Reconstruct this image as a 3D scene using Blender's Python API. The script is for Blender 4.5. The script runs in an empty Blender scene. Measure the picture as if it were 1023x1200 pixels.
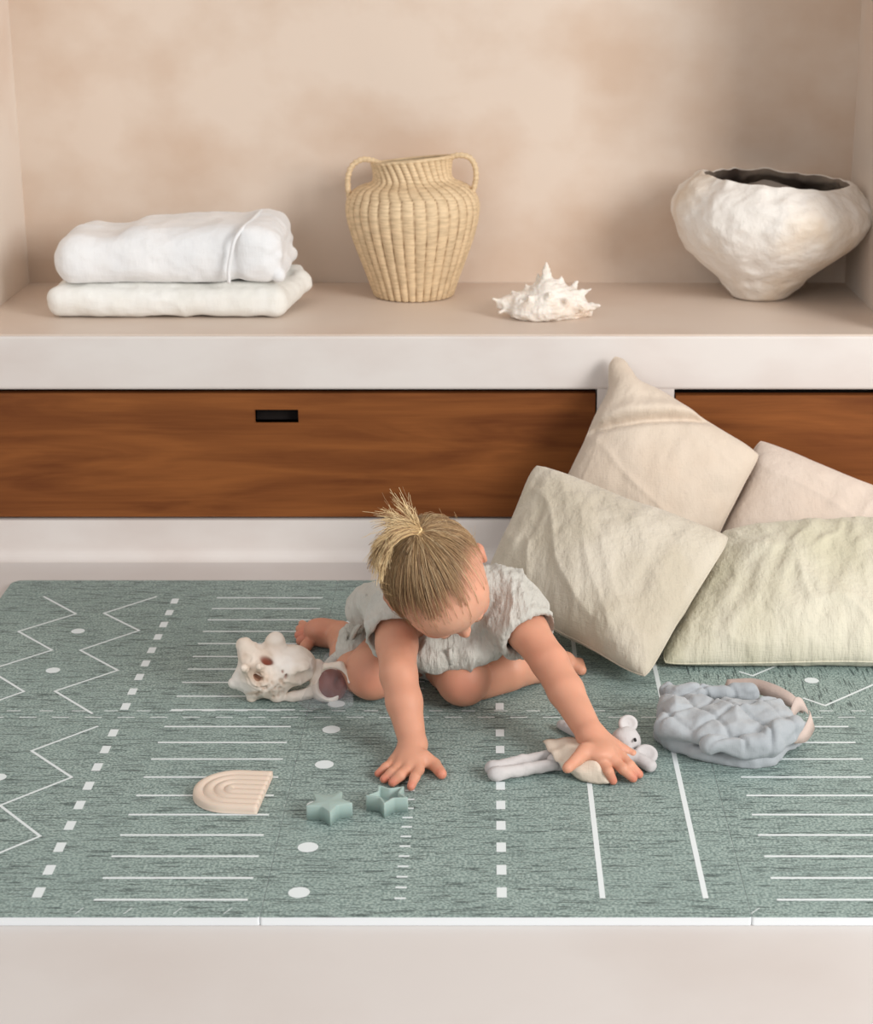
import bpy, math, random
import numpy as np
from mathutils import Vector, Matrix

random.seed(7); np.random.seed(7)
S = bpy.context.scene
COL = S.collection

# ------------------------------------------------------------------ camera, world, lights, exposure
FPX = 2140.0; CX = 575.0; CY = 600.0; HCAM = 1.16
TH = math.atan(690.0 / FPX); CT, ST = math.cos(TH), math.sin(TH)
cd = bpy.data.cameras.new('camera'); cam = bpy.data.objects.new('camera', cd); COL.objects.link(cam)
cam.location = (0, 0, HCAM); cam.rotation_euler = (math.pi/2 - TH, 0, 0)
cd.sensor_width = 36; cd.lens = FPX/1200*36; cd.shift_x = -(CX-511.5)/1200
cd.clip_start = .05; cd.clip_end = 60
cd.dof.use_dof = True; cd.dof.focus_distance = 2.72; cd.dof.aperture_fstop = 7
S.camera = cam
S.view_settings.view_transform = 'Standard'; S.view_settings.look = 'None'
S.view_settings.gamma = 1; S.view_settings.use_curve_mapping = False
S.view_settings.exposure = 0.38
w = bpy.data.worlds.new('World'); S.world = w; w.use_nodes = True
w.node_tree.nodes['Background'].inputs[0].default_value = (1, .985, .975, 1)
w.node_tree.nodes['Background'].inputs[1].default_value = .46
def area(name, loc, target, sx, sy, power, col):
    l = bpy.data.lights.new(name, 'AREA'); l.shape = 'RECTANGLE'; l.size = sx; l.size_y = sy
    l.energy = power; l.color = col
    o = bpy.data.objects.new(name, l); COL.objects.link(o); o.location = loc
    o.rotation_euler = (Vector(target)-Vector(loc)).to_track_quat('-Z', 'Y').to_euler()
    return o
area('window_light', (2.9, .3, 1.9), (0, 3.0, .3), 1.5, 1.7, 104, (1, .99, .975))
area('rear_left_light', (-1.6, -1.6, 2.1), (0, 3.2, .3), 2.2, 1.8, 22, (1, .98, .96))  # weak unseen area light behind the camera, to the left

def ray(px, py):
    r = (px-CX)/FPX; v = (py-CY)/FPX
    return np.array([r, CT - v*ST, -(ST + v*CT)])
def P(px, py, Y):
    d = ray(px, py); return np.array([0, 0, HCAM]) + d*(Y/d[1])
def G(px, py, z=.0135):
    d = ray(px, py); return np.array([0, 0, HCAM]) + d*((z-HCAM)/d[2])

# ------------------------------------------------------------------ helpers
def lin(c):
    return tuple(((x/255)/12.92 if x/255 <= .04045 else ((x/255+.055)/1.055)**2.4) for x in c) + (1,)

def new_obj(name, me, parent=None, loc=None):
    o = bpy.data.objects.new(name, me); COL.objects.link(o)
    if parent is not None: o.parent = parent
    if loc is not None: o.location = tuple(loc)
    return o
def thing(name, label, cat, loc, group=None):
    o = new_obj(name, None, None, loc); o.empty_display_size = .05
    o['label'] = label; o['category'] = cat
    if group: o['group'] = group
    return o
def tag(o, label, cat, group=None):
    o['label'] = label; o['category'] = cat
    if group: o['group'] = group
    return o
def mesh(name, V, F, mats, parent=None, base=None, smooth=True, midx=None, col=None):
    """V in world coordinates; base = origin of the thing (its Empty) or of this mesh"""
    V = np.asarray(V, float)
    b = np.asarray(base, float) if base is not None else (np.array(parent.location) if parent is not None and parent.parent is None
         else (np.array(parent.parent.location) if parent is not None else np.zeros(3)))
    me = bpy.data.meshes.new(name)
    me.from_pydata((V-b).tolist(), [], F if isinstance(F, list) else F.tolist())
    if not isinstance(mats, (list, tuple)): mats = [mats]
    for m in mats: me.materials.append(m)
    if midx is not None: me.polygons.foreach_set('material_index', np.asarray(midx, dtype=np.int32))
    if smooth: me.polygons.foreach_set('use_smooth', np.ones(len(me.polygons), dtype=bool))
    if col is not None:
        a = me.color_attributes.new('Col', 'FLOAT_COLOR', 'POINT')
        c = np.ones((len(V), 4)); c[:, :3] = col; a.data.foreach_set('color', c.ravel())
    me.update()
    return new_obj(name, me, parent, (b if parent is None else None))

def box_vf(c, h):
    c = np.array(c); h = np.array(h)
    V = [c + h*np.array(s) for s in [(-1,-1,-1),(1,-1,-1),(1,1,-1),(-1,1,-1),(-1,-1,1),(1,-1,1),(1,1,1),(-1,1,1)]]
    F = [[0,3,2,1],[4,5,6,7],[0,1,5,4],[1,2,6,5],[2,3,7,6],[3,0,4,7]]
    return V, F
class MB:
    def __init__(s): s.V = []; s.F = []; s.M = []
    def add(s, V, F, m=0):
        n = len(s.V); s.V += [list(v) for v in V]; s.F += [[i+n for i in f] for f in F]; s.M += [m]*len(F)
    def box(s, lo, hi, m=0):
        lo = np.array(lo, float); hi = np.array(hi, float); s.add(*box_vf((lo+hi)/2, (hi-lo)/2), m)
    def build(s, name, mats, parent=None, base=None, smooth=False, bevel=0):
        o = mesh(name, s.V, s.F, mats, parent, base, smooth, s.M)
        if bevel:
            md = o.modifiers.new('bevel', 'BEVEL'); md.width = bevel; md.segments = 3; md.limit_method = 'ANGLE'
        return o

def _h(i, j, k, seed):
    x = (i.astype(np.int64)*374761393 + j.astype(np.int64)*668265263 + k.astype(np.int64)*2147483647 + seed*974634777) & 0xffffffff
    x = ((x ^ (x >> 13))*1274126177) & 0xffffffff
    x = ((x ^ (x >> 15))*2246822519) & 0xffffffff
    return ((x ^ (x >> 16)) & 0xffffff)/float(0xffffff)*2-1
def vn(Pt, scale=1, seed=0):
    """smooth value noise in [-1,1]"""
    Q = np.asarray(Pt)*scale; I = np.floor(Q).astype(np.int64); f = Q-I; f = f*f*f*(f*(f*6-15)+10)
    i, j, k = I[..., 0], I[..., 1], I[..., 2]; x, y, z = f[..., 0], f[..., 1], f[..., 2]
    L = lambda a, b, t: a+(b-a)*t
    return L(L(L(_h(i,j,k,seed),_h(i+1,j,k,seed),x), L(_h(i,j+1,k,seed),_h(i+1,j+1,k,seed),x), y),
             L(L(_h(i,j,k+1,seed),_h(i+1,j,k+1,seed),x), L(_h(i,j+1,k+1,seed),_h(i+1,j+1,k+1,seed),x), y), z)
def fbm(Pt, scale, seed=0, o=3):
    r = 0; a = 1
    for q in range(o): r = r+a*vn(Pt, scale*2**q, seed+q*17); a *= .5
    return r
def ridge(Pt, scale, seed=0):
    return 1-2*np.abs(vn(Pt, scale, seed))

# ---- signed-distance sculpting
class SDF:
    def __init__(s, lo, hi, h):
        s.lo = np.array(lo, float); s.h = h
        s.n = np.ceil((np.array(hi)-s.lo)/h).astype(int)+1
        s.g = np.full(tuple(s.n), .05, np.float32)
    def _sub(s, lo, hi, pad):
        a = np.clip(np.floor((np.array(lo)-pad-s.lo)/s.h).astype(int), 0, s.n-1)
        b = np.clip(np.ceil((np.array(hi)+pad-s.lo)/s.h).astype(int)+1, 1, s.n)
        sl = tuple(slice(a[i], b[i]) for i in range(3))
        ax = [(s.lo[i]+np.arange(a[i], b[i])*s.h).astype(np.float32) for i in range(3)]
        X, Y, Z = np.meshgrid(*ax, indexing='ij')
        return sl, X, Y, Z
    def put(s, d, sl, k, op='u'):
        g = s.g[sl]
        if op == 'u':
            if k > 0:
                hh = np.clip(.5+.5*(g-d)/k, 0, 1); s.g[sl] = g*(1-hh)+d*hh-k*hh*(1-hh)
            else: s.g[sl] = np.minimum(g, d)
        else:
            if k > 0:
                hh = np.clip(.5-.5*(g+d)/k, 0, 1); s.g[sl] = g*(1-hh)-d*hh+k*hh*(1-hh)
            else: s.g[sl] = np.maximum(g, -d)
    def cap(s, a, b, ra, rb, k=.01, op='u', cut=None):
        a = np.array(a, float); b = np.array(b, float); R = max(ra, rb)
        sl, X, Y, Z = s._sub(np.minimum(a, b)-R, np.maximum(a, b)+R, k+.02)
        ab = b-a; L2 = max((ab**2).sum(), 1e-9)
        t = np.clip(((X-a[0])*ab[0]+(Y-a[1])*ab[1]+(Z-a[2])*ab[2])/L2, 0, 1)
        d = np.sqrt((X-a[0]-t*ab[0])**2+(Y-a[1]-t*ab[1])**2+(Z-a[2]-t*ab[2])**2)-(ra+(rb-ra)*t)
        if cut is not None:
            p, n = cut; d = np.maximum(d, (X-p[0])*n[0]+(Y-p[1])*n[1]+(Z-p[2])*n[2])
        s.put(d, sl, k, op)
    def chain(s, pts, rs, k=.008, op='u'):
        for i in range(len(pts)-1): s.cap(pts[i], pts[i+1], rs[i], rs[i+1], k, op)
    def ell(s, c, r, R=None, k=.01, op='u'):
        c = np.array(c, float); r = np.array(r, float); m = r.max(); R = np.eye(3) if R is None else np.asarray(R)
        sl, X, Y, Z = s._sub(c-m, c+m, k+.02)
        x, y, z = X-c[0], Y-c[1], Z-c[2]
        l = [R[0][i]*x+R[1][i]*y+R[2][i]*z for i in range(3)]      # columns of R = local axes
        k0 = np.sqrt((l[0]/r[0])**2+(l[1]/r[1])**2+(l[2]/r[2])**2)
        k1 = np.sqrt((l[0]/r[0]**2)**2+(l[1]/r[1]**2)**2+(l[2]/r[2]**2)**2)+1e-6
        s.put(k0*(k0-1)/k1, sl, k, op)
    def box(s, c, hs, rad, R=None, k=.0, op='u'):
        c = np.array(c, float); hs = np.array(hs, float); R = np.eye(3) if R is None else np.asarray(R)
        m = np.linalg.norm(hs)
        sl, X, Y, Z = s._sub(c-m, c+m, k+.02)
        x, y, z = X-c[0], Y-c[1], Z-c[2]
        q = [np.abs(R[0][i]*x+R[1][i]*y+R[2][i]*z)-(hs[i]-rad) for i in range(3)]
        d = np.sqrt(sum(np.maximum(e, 0)**2 for e in q))+np.minimum(np.maximum(np.maximum(q[0], q[1]), q[2]), 0)-rad
        s.put(d, sl, k, op)
    def plane_cut(s, p, n):     # remove the side the normal points to
        sl, X, Y, Z = s._sub(s.lo, s.lo+s.n*s.h, 0)
        s.g = np.maximum(s.g, (X-p[0])*n[0]+(Y-p[1])*n[1]+(Z-p[2])*n[2])
    def mesh(s):
        g = s.g.copy()
        for ax in range(3):
            for e in (0, -1):
                sl = [slice(None)]*3; sl[ax] = e; g[tuple(sl)] = np.maximum(g[tuple(sl)], 1e-4)
        nx, ny, nz = g.shape; neg = g < 0
        cnt = np.zeros((nx-1, ny-1, nz-1), np.int8)
        for a in (0, 1):
            for b in (0, 1):
                for c in (0, 1): cnt += neg[a:nx-1+a, b:ny-1+b, c:nz-1+c]
        I = np.argwhere((cnt > 0) & (cnt < 8))
        idx = np.full(cnt.shape, -1, np.int64); idx[tuple(I.T)] = np.arange(len(I))
        acc = np.zeros((len(I), 3)); num = np.zeros(len(I))
        cs = [(a, b, c) for a in (0, 1) for b in (0, 1) for c in (0, 1)]
        for p in cs:
            for ax in range(3):
                if p[ax]: continue
                q = list(p); q[ax] = 1
                gp = g[tuple((I+p).T)]; gq = g[tuple((I+q).T)]
                m = (gp < 0) != (gq < 0)
                t = np.where(m, gp/np.where(m, gp-gq, 1), 0)
                pt = np.tile(np.array(p, float), (len(I), 1)); pt[:, ax] = t
                acc += pt*m[:, None]; num += m
        V = s.lo+(I+acc/num[:, None])*s.h
        F = []
        for ax in range(3):
            b, c = [(1, 2), (2, 0), (0, 1)][ax]
            sl0 = [slice(None)]*3; sl1 = [slice(None)]*3
            sl0[ax] = slice(0, -1); sl1[ax] = slice(1, None)
            m = neg[tuple(sl0)] != neg[tuple(sl1)]
            E = np.argwhere(m); E = E[(E[:, b] > 0) & (E[:, c] > 0)]
            inside = neg[tuple(E.T)]
            def at(db, dc):
                Q = E.copy(); Q[:, b] -= db; Q[:, c] -= dc; return idx[tuple(Q.T)]
            q = np.stack([at(1, 1), at(0, 1), at(0, 0), at(1, 0)], 1)
            q[~inside] = q[~inside][:, ::-1]
            F.append(q)
        F = np.concatenate(F); F = F[(F >= 0).all(1)]
        return V, F
def relax(V, F, n=2, lam=.5):
    for _ in range(n):
        acc = np.zeros_like(V); c = np.zeros(len(V))
        for i in range(4):
            a, b = F[:, i], F[:, (i+1) % 4]
            np.add.at(acc, a, V[b]); np.add.at(c, a, 1); np.add.at(acc, b, V[a]); np.add.at(c, b, 1)
        V = V+lam*(acc/np.maximum(c, 1)[:, None]-V)
    return V
def normals(V, F):
    N = np.zeros_like(V); f = np.cross(V[F[:, 2]]-V[F[:, 0]], V[F[:, 3]]-V[F[:, 1]])
    for i in range(4): np.add.at(N, F[:, i], f)
    return N/(np.linalg.norm(N, axis=1)[:, None]+1e-12)

def tube_vf(pts, rs, n=10, closed=False, flat=1.0, ref=(0, 0, 1)):
    pts = [np.array(p, float) for p in pts]; m = len(pts); V = []; F = []
    prev = None
    for i, p in enumerate(pts):
        t = pts[min(i+1, m-1)]-pts[max(i-1, 0)]; t = t/(np.linalg.norm(t)+1e-12)
        if prev is None:
            r = np.array(ref, float)
            if abs(r@t) > .95: r = np.array([1., 0, 0])
            a = np.cross(t, r)
        else: a = prev-t*(prev@t)
        a /= np.linalg.norm(a)+1e-12; b = np.cross(t, a); prev = a
        R = rs[i] if hasattr(rs, '__len__') else rs
        for j in range(n):
            th = 2*math.pi*j/n; V.append(p+R*(math.cos(th)*a+flat*math.sin(th)*b))
    for i in range(m-1):
        for j in range(n):
            F.append([i*n+j, i*n+(j+1) % n, (i+1)*n+(j+1) % n, (i+1)*n+j])
    F.append(list(range(n))[::-1]); F.append([(m-1)*n+j for j in range(n)])
    return V, F
def crom(pts, n=8):
    pts = [np.array(p, float) for p in pts]; q = [2*pts[0]-pts[1]]+pts+[2*pts[-1]-pts[-2]]; out = []
    for i in range(1, len(q)-2):
        for k in range(n):
            t = k/n; a, b, c, d = q[i-1:i+3]
            out.append(.5*((2*b)+(c-a)*t+(2*a-5*b+4*c-d)*t*t+(3*b-a-3*c+d)*t**3))
    out.append(pts[-1]); return out
def lathe_vf(prof, c, n=96, fn=None):
    V = []; F = []; m = len(prof)
    for i, (r, z) in enumerate(prof):
        for j in range(n):
            th = 2*math.pi*j/n; p = np.array([r*math.cos(th), r*math.sin(th), z])
            if fn: p = fn(p, th, i)
            V.append(np.array(c)+p)
    for i in range(m-1):
        for j in range(n): F.append([i*n+j, i*n+(j+1) % n, (i+1)*n+(j+1) % n, (i+1)*n+j])
    return V, F
def smoothprof(pts, n=8):
    return [(max(p[0], 0), p[1]) for p in [tuple(q[:2]) for q in crom([np.array([a, b, 0.]) for a, b in pts], n)]]

# ---- materials
def mat(name, color, rough=.8, color2=None, nscale=4, nstretch=(1, 1, 1), ndetail=4, mixr=(.4, .65), bump=0, bscale=60,
        bstretch=(1, 1, 1), bdist=.002, attr=False, sub=0, subr=(.02, .008, .004), weave=0, wscale=900, sheen=0, spec=.35):
    m = bpy.data.materials.new(name); m.use_nodes = True; nt = m.node_tree; N = nt.nodes; L = nt.links
    b = N['Principled BSDF']; b.inputs['Roughness'].default_value = rough
    b.inputs['Specular IOR Level'].default_value = spec
    tc = N.new('ShaderNodeTexCoord')
    def noise(scale, stretch, detail=4):
        mp = N.new('ShaderNodeMapping'); mp.inputs['Scale'].default_value = stretch
        L.new(tc.outputs['Object'], mp.inputs[0])
        t = N.new('ShaderNodeTexNoise'); t.inputs['Scale'].default_value = scale; t.inputs['Detail'].default_value = detail
        L.new(mp.outputs[0], t.inputs[0]); return t.outputs['Fac']
    if attr:
        a = N.new('ShaderNodeAttribute'); a.attribute_name = 'Col'; base = a.outputs['Color']
    else:
        rgb = N.new('ShaderNodeRGB'); rgb.outputs[0].default_value = lin(color); base = rgb.outputs[0]
    if color2 is not None:
        f = noise(nscale, nstretch, ndetail); r = N.new('ShaderNodeMapRange')
        r.inputs[1].default_value = mixr[0]; r.inputs[2].default_value = mixr[1]; L.new(f, r.inputs[0])
        mx = N.new('ShaderNodeMix'); mx.data_type = 'RGBA'; L.new(r.outputs[0], mx.inputs[0]); L.new(base, mx.inputs[6])
        mx.inputs[7].default_value = lin(color2); base = mx.outputs[2]
    L.new(base, b.inputs['Base Color'])
    prev = None
    if bump:
        bn = N.new('ShaderNodeBump'); bn.inputs['Strength'].default_value = bump; bn.inputs['Distance'].default_value = bdist
        L.new(noise(bscale, bstretch, 6), bn.inputs['Height']); prev = bn.outputs[0]
    if weave:
        s1 = noise(wscale, (1, .12, .12), 2); s2 = noise(wscale, (.12, 1, .12), 2); s3 = noise(wscale, (.12, .12, 1), 2)
        ad = N.new('ShaderNodeMath'); L.new(s1, ad.inputs[0]); L.new(s2, ad.inputs[1])
        a2 = N.new('ShaderNodeMath'); L.new(ad.outputs[0], a2.inputs[0]); L.new(s3, a2.inputs[1])
        bn = N.new('ShaderNodeBump'); bn.inputs['Strength'].default_value = weave; bn.inputs['Distance'].default_value = .0015
        L.new(a2.outputs[0], bn.inputs['Height'])
        if prev: L.new(prev, bn.inputs['Normal'])
        prev = bn.outputs[0]
    if prev: L.new(prev, b.inputs['Normal'])
    if sub:
        b.inputs['Subsurface Weight'].default_value = sub; b.inputs['Subsurface Radius'].default_value = subr; b.inputs['Subsurface Scale'].default_value = 1
    if sheen: b.inputs['Sheen Weight'].default_value = sheen; b.inputs['Sheen Roughness'].default_value = .5
    return m

M_wall = mat('limewash_plaster', (222, 206, 191), .85, (209, 186, 166), 3.6, (1, 1, 1.3), 10, (.42, .66), .25, 9, (1, 1, 1), .004)
M_wallside_lit = mat('limewash_side_lit', (232, 220, 208), .85, (224, 206, 191), 3, (1, 1, 1.3), 6, (.42, .68), .25, 9, (1, 1, 1), .004)  # paler than the back wall: light from the right put into the colour
M_shelf = mat('polished_plaster_top', (222, 206, 192), .45, (214, 194, 178), 3, (1, 1, 1), 6, (.42, .68), .12, 12, (1, 1, 1), .002)
M_bench = mat('white_cement', (224, 217, 212), .7, (216, 206, 200), 4, (1, 1, 2), 6, (.42, .68), .15, 15, (1, 1, 1), .002)
M_floor = mat('floor_cement', (210, 204, 200), .45, (204, 196, 191), 3, (1, 1, 1), 6, (.42, .68), .06, 12, (1, 1, 1), .002)
M_dark = mat('dark_void_shade', (22, 15, 12), .9)  # near-black colour standing in for shade behind the drawers

def wood():
    m = bpy.data.materials.new('varnished_wood'); m.use_nodes = True; nt = m.node_tree; N = nt.nodes; L = nt.links
    b = N['Principled BSDF']; b.inputs['Roughness'].default_value = .6; b.inputs['Specular IOR Level'].default_value = .2
    tc = N.new('ShaderNodeTexCoord')
    mp = N.new('ShaderNodeMapping'); mp.inputs['Scale'].default_value = (1.2, 1, 9); L.new(tc.outputs['Object'], mp.inputs[0])
    n1 = N.new('ShaderNodeTexNoise'); n1.inputs['Scale'].default_value = 2.2; n1.inputs['Detail'].default_value = 6; n1.inputs['Distortion'].default_value = 1.2
    L.new(mp.outputs[0], n1.inputs[0])
    mp2 = N.new('ShaderNodeMapping'); mp2.inputs['Scale'].default_value = (3, 1, 120); L.new(tc.outputs['Object'], mp2.inputs[0])
    n2 = N.new('ShaderNodeTexNoise'); n2.inputs['Scale'].default_value = 3; n2.inputs['Detail'].default_value = 4; L.new(mp2.outputs[0], n2.inputs[0])
    ad = N.new('ShaderNodeMath'); ad.operation = 'MULTIPLY_ADD'; L.new(n2.outputs[0], ad.inputs[0]); ad.inputs[1].default_value = .25; L.new(n1.outputs[0], ad.inputs[2])
    r = N.new('ShaderNodeValToRGB'); r.color_ramp.elements[0].position = .42; r.color_ramp.elements[0].color = lin((104, 56, 24))
    r.color_ramp.elements[1].position = .85; r.color_ramp.elements[1].color = lin((144, 86, 42))
    L.new(ad.outputs[0], r.inputs[0]); L.new(r.outputs[0], b.inputs['Base Color'])
    return m
M_wood = wood()

# ------------------------------------------------------------------ room structure
YB = 3.305; YW = 3.816; ZS = .4366; XL = -.9725; XR = .747; ZD0 = .081; ZD1 = .327
def struct(name, mb, m, **k):
    o = mb.build(name, m, **k); o['kind'] = 'structure'; return o
b = MB(); b.box((-6, -4, -.1), (6, YB+.6, 0)); struct('floor', b, M_floor)
def wallgrid(name, x0, x1, z0, z1, y, seed):
    nx, nz = 90, 70; V = []; F = []
    xs = np.linspace(x0, x1, nx); zs = np.linspace(z0, z1, nz)
    X, Z = np.meshgrid(xs, zs, indexing='ij'); Q = np.stack([X, np.zeros_like(X), Z], -1)
    Yd = y+.004*fbm(Q, 2.5, seed)
    V = np.stack([X, Yd, Z], -1).reshape(-1, 3)
    for i in range(nx-1):
        for j in range(nz-1): F.append([i*nz+j, (i+1)*nz+j, (i+1)*nz+j+1, i*nz+j+1])
    n = len(V); c = [(x0, y+.12, z0), (x1, y+.12, z0), (x1, y+.12, z1), (x0, y+.12, z1)]
    V = np.vstack([V, c]); F.append([n, n+3, n+2, n+1])
    o = mesh(name, V, F, M_wall); o['kind'] = 'structure'; return o
wallgrid('wall_back', XL-.1, XR+.1, ZS-.05, 1.75, YW, 3)
b = MB(); b.box((XL-2.5, YB, 0), (XL, YW+.1, 1.75)); struct('wall_left', b, M_wallside_lit, bevel=.012)
b = MB(); b.box((XR, YB, 0), (XR+2.5, YW+.1, 1.75)); struct('wall_right', b, M_wallside_lit, bevel=.012)
b = MB(); b.box((XL-2.5, YB, 1.55), (XR+2.5, YW+.1, 2.6)); struct('wall_upper_added', b, M_wallside_lit)  # unseen soffit added over the niche for depth shading

# built-in bench: slab, plinth, post, two drawers
xpost0 = P(700, 460, YB)[0]; xpost1 = P(790, 464, YB)[0]
bench = thing('built_in_bench', 'long white plastered bench built into the wall niche, with brown wooden drawers', 'bench', (0, YB, 0))
b = MB(); b.box((XL, YB, .333), (XR, YW, ZS)); b.build('bench_slab', [M_bench], bench, bevel=.006)
b = MB(); b.box((XL, YB+.001, ZS-.002), (XR, YW, ZS+.0015)); b.build('shelf_top', [M_shelf], bench, bevel=.001)
b = MB(); b.box((XL, YB, 0), (XR, YW, .078)); na = 7; cv = [(YB-.022*(1-math.cos(a)), .022*(1-math.sin(a))) for a in np.linspace(0, math.pi/2, na)]+[(YB+.01, -.001), (YB+.01, .022)]
nn = len(cv); b.add([(XL-1, y, z) for y, z in cv]+[(XR+1, y, z) for y, z in cv], [[k, (k+1) % nn, nn+(k+1) % nn, nn+k] for k in range(nn)])
b.build('plinth', [M_bench], bench)
b = MB(); b.box((xpost0, YB+.0005, .076), (xpost1, YW, .335)); b.build('post', [M_bench], bench)
b = MB(); b.box((XL, YB+.06, .076), (XR, YW, .335)); b.build('drawer_cavity_shade', [M_dark], bench)  # solid dark block in place of the shaded hollow
def drawer(x0, x1, z0, z1, slot=None):
    b = MB(); y0, y1 = YB+.006, YB+.028
    if slot:
        sx0, sx1, sz0, sz1 = slot
        xs = [x0, sx0, sx1, x1]; zs = [z0, sz0, sz1, z1]
        for i in range(3):
            for j in range(3):
                if i == 1 and j == 1: continue
                b.box((xs[i], y0, zs[j]), (xs[i+1], y1, zs[j+1]))
    else: b.box((x0, y0, z0), (x1, y1, z1))
    d = b.build('drawer', [M_wood], bench)
    if slot:
        h = MB(); t = .0015
        h.box((sx0, y0-.0005, sz0-t), (sx1, y1, sz0)); h.box((sx0, y0-.0005, sz1), (sx1, y1, sz1+t))
        h.box((sx0-t, y0-.0005, sz0-t), (sx0, y1, sz1+t)); h.box((sx1, y0-.0005, sz0-t), (sx1+t, y1, sz1+t))
        h.box((sx0-.004, y1, sz0-.004), (sx1+.004, y1+.004, sz1+.004), 1)  # dark backing paints the shade inside the slot
        h.build('handle_slot', [M_wood, M_dark], d)
    return d
s0 = P(299, 496, YB); s1 = P(349, 481, YB)
drawer(XL+.004, xpost0-.003, ZD0+.002, ZD1-.002, (s0[0], s1[0], s0[2], s1[2]))
drawer(xpost1+.004, XR-.004, ZD0+.002, ZD1-.006)

# ------------------------------------------------------------------ play mat
def mat_fabric(name, rot):
    m = bpy.data.materials.new(name); m.use_nodes = True; nt = m.node_tree; N = nt.nodes; L = nt.links
    b = N['Principled BSDF']; b.inputs['Roughness'].default_value = .55; b.inputs['Specular IOR Level'].default_value = .35
    tc = N.new('ShaderNodeTexCoord')
    def ns(scale, st, det, lo, hi):
        mp = N.new('ShaderNodeMapping'); mp.inputs['Scale'].default_value = (st[1], st[0], 1) if rot else (st[0], st[1], 1)
        L.new(tc.outputs['Object'], mp.inputs[0]); t = N.new('ShaderNodeTexNoise'); t.inputs['Scale'].default_value = scale
        t.inputs['Detail'].default_value = det; L.new(mp.outputs[0], t.inputs[0])
        r = N.new('ShaderNodeMapRange'); r.inputs[1].default_value = lo; r.inputs[2].default_value = hi; L.new(t.outputs[0], r.inputs[0]); return r.outputs[0]
    a = ns(42, (.75, 11), 3, .555, .62); c = ns(330, (.8, 1), 1, .38, .62); e = ns(5, (1, 1), 3, .3, .7)
    def mix(f, A, B, k=1.0):
        x = N.new('ShaderNodeMix'); x.data_type = 'RGBA'
        if k != 1:
            q = N.new('ShaderNodeMath'); q.operation = 'MULTIPLY'; q.inputs[1].default_value = k; L.new(f, q.inputs[0]); f = q.outputs[0]
        L.new(f, x.inputs[0])
        for i, v in ((6, A), (7, B)):
            if isinstance(v, tuple): x.inputs[i].default_value = lin(v)
            else: L.new(v, x.inputs[i])
        return x.outputs[2]
    base = mix(c, (110, 129, 125), (170, 187, 181))
    base = mix(e, base, (130, 150, 146), .35)
    base = mix(a, base, (58, 72, 72), .8)
    L.new(base, b.inputs['Base Color'])
    bn = N.new('ShaderNodeBump'); bn.inputs['Strength'].default_value = .35; bn.inputs['Distance'].default_value = .001
    L.new(c, bn.inputs['Height']); L.new(bn.outputs[0], b.inputs['Normal'])
    return m
M_mat = mat_fabric('sage_woven_print', False); M_mat_r = mat_fabric('sage_woven_print_turned', True)
M_white = mat('mat_white_print', (224, 231, 232), .55)
M_foam = mat('white_foam_edge', (228, 232, 234), .6)
ZM = .012
XT = [-.877, -.2805, .317, .915]; YT = [1.958, 2.556, 3.153]
play = thing('play_mat', 'large sage green foam play mat with white zigzags, dots and stripes', 'play mat', (0, 2.55, 0))
class Tile:
    def __init__(s): s.mb = MB()
tiles = {}
for i in range(3):
    for j in range(2):
        mb = MB(); g = .0002
        x0, x1, y0, y1 = XT[i]+g, XT[i+1]-g, YT[j]+g, YT[j+1]-g; bv = .0007
        cr = [.0, .0, .0, .0]
        if i == 0 and j == 1: cr[3] = .02
        def outline(ins):
            pts = []
            for q, (cx, cy) in enumerate([(x0+ins, y0+ins), (x1-ins, y0+ins), (x1-ins, y1-ins), (x0+ins, y1-ins)]):
                r = max(cr[q], .003)
                sx = 1 if q in (0, 3) else -1; sy = 1 if q in (0, 1) else -1
                a0 = [math.pi, 1.5*math.pi, 0, .5*math.pi][q]
                for k in range(6):
                    a = a0+k/5*math.pi/2; pts.append((cx+sx*r+r*math.cos(a), cy+sy*r+r*math.sin(a)))
            return pts
        o0 = outline(0); o1 = outline(bv); n = len(o0)
        V = [(x, y, .0005) for x, y in o0]+[(x, y, ZM-bv*.7) for x, y in o0]+[(x, y, ZM) for x, y in o1]
        mb.add(V, [list(range(n))[::-1]]+[[k, (k+1) % n, n+(k+1) % n, n+k] for k in range(n)], 2)
        mb.add(V, [[n+k, n+(k+1) % n, 2*n+(k+1) % n, 2*n+k] for k in range(n)]+[[2*n+k for k in range(n)]], 0)
        tiles[i, j] = mb
ZP = ZM+.00025
def tile_of(x, y):
    return (0 if x < XT[1] else 1 if x < XT[2] else 2, 0 if y < YT[1] else 1)
def quad(x0, x1, y0, y1, t=None):
    t = t or tile_of((x0+x1)/2, (y0+y1)/2)
    tiles[t].add([(x0, y0, ZP), (x1, y0, ZP), (x1, y1, ZP), (x0, y1, ZP)], [[0, 1, 2, 3]], 1)
def poly(pts, w):
    """mitred stripe through world 2-D points"""
    pts = [np.array(p[:2], float) for p in pts]; L_, R_ = [], []
    for i, p in enumerate(pts):
        d0 = pts[i]-pts[i-1] if i else pts[1]-pts[0]; d1 = pts[i+1]-pts[i] if i < len(pts)-1 else d0
        d0 = d0/np.linalg.norm(d0); d1 = d1/np.linalg.norm(d1); n0 = np.array([-d0[1], d0[0]]); n1 = np.array([-d1[1], d1[0]])
        m = n0+n1; m /= np.linalg.norm(m); m = m*(w/2)/max(m@n0, .4)
        L_.append(p+m); R_.append(p-m)
    for i in range(len(pts)-1):
        c = (pts[i]+pts[i+1])/2
        tiles[tile_of(*c)].add([(*R_[i], ZP), (*R_[i+1], ZP), (*L_[i+1], ZP), (*L_[i], ZP)], [[0, 1, 2, 3]], 1)
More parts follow.
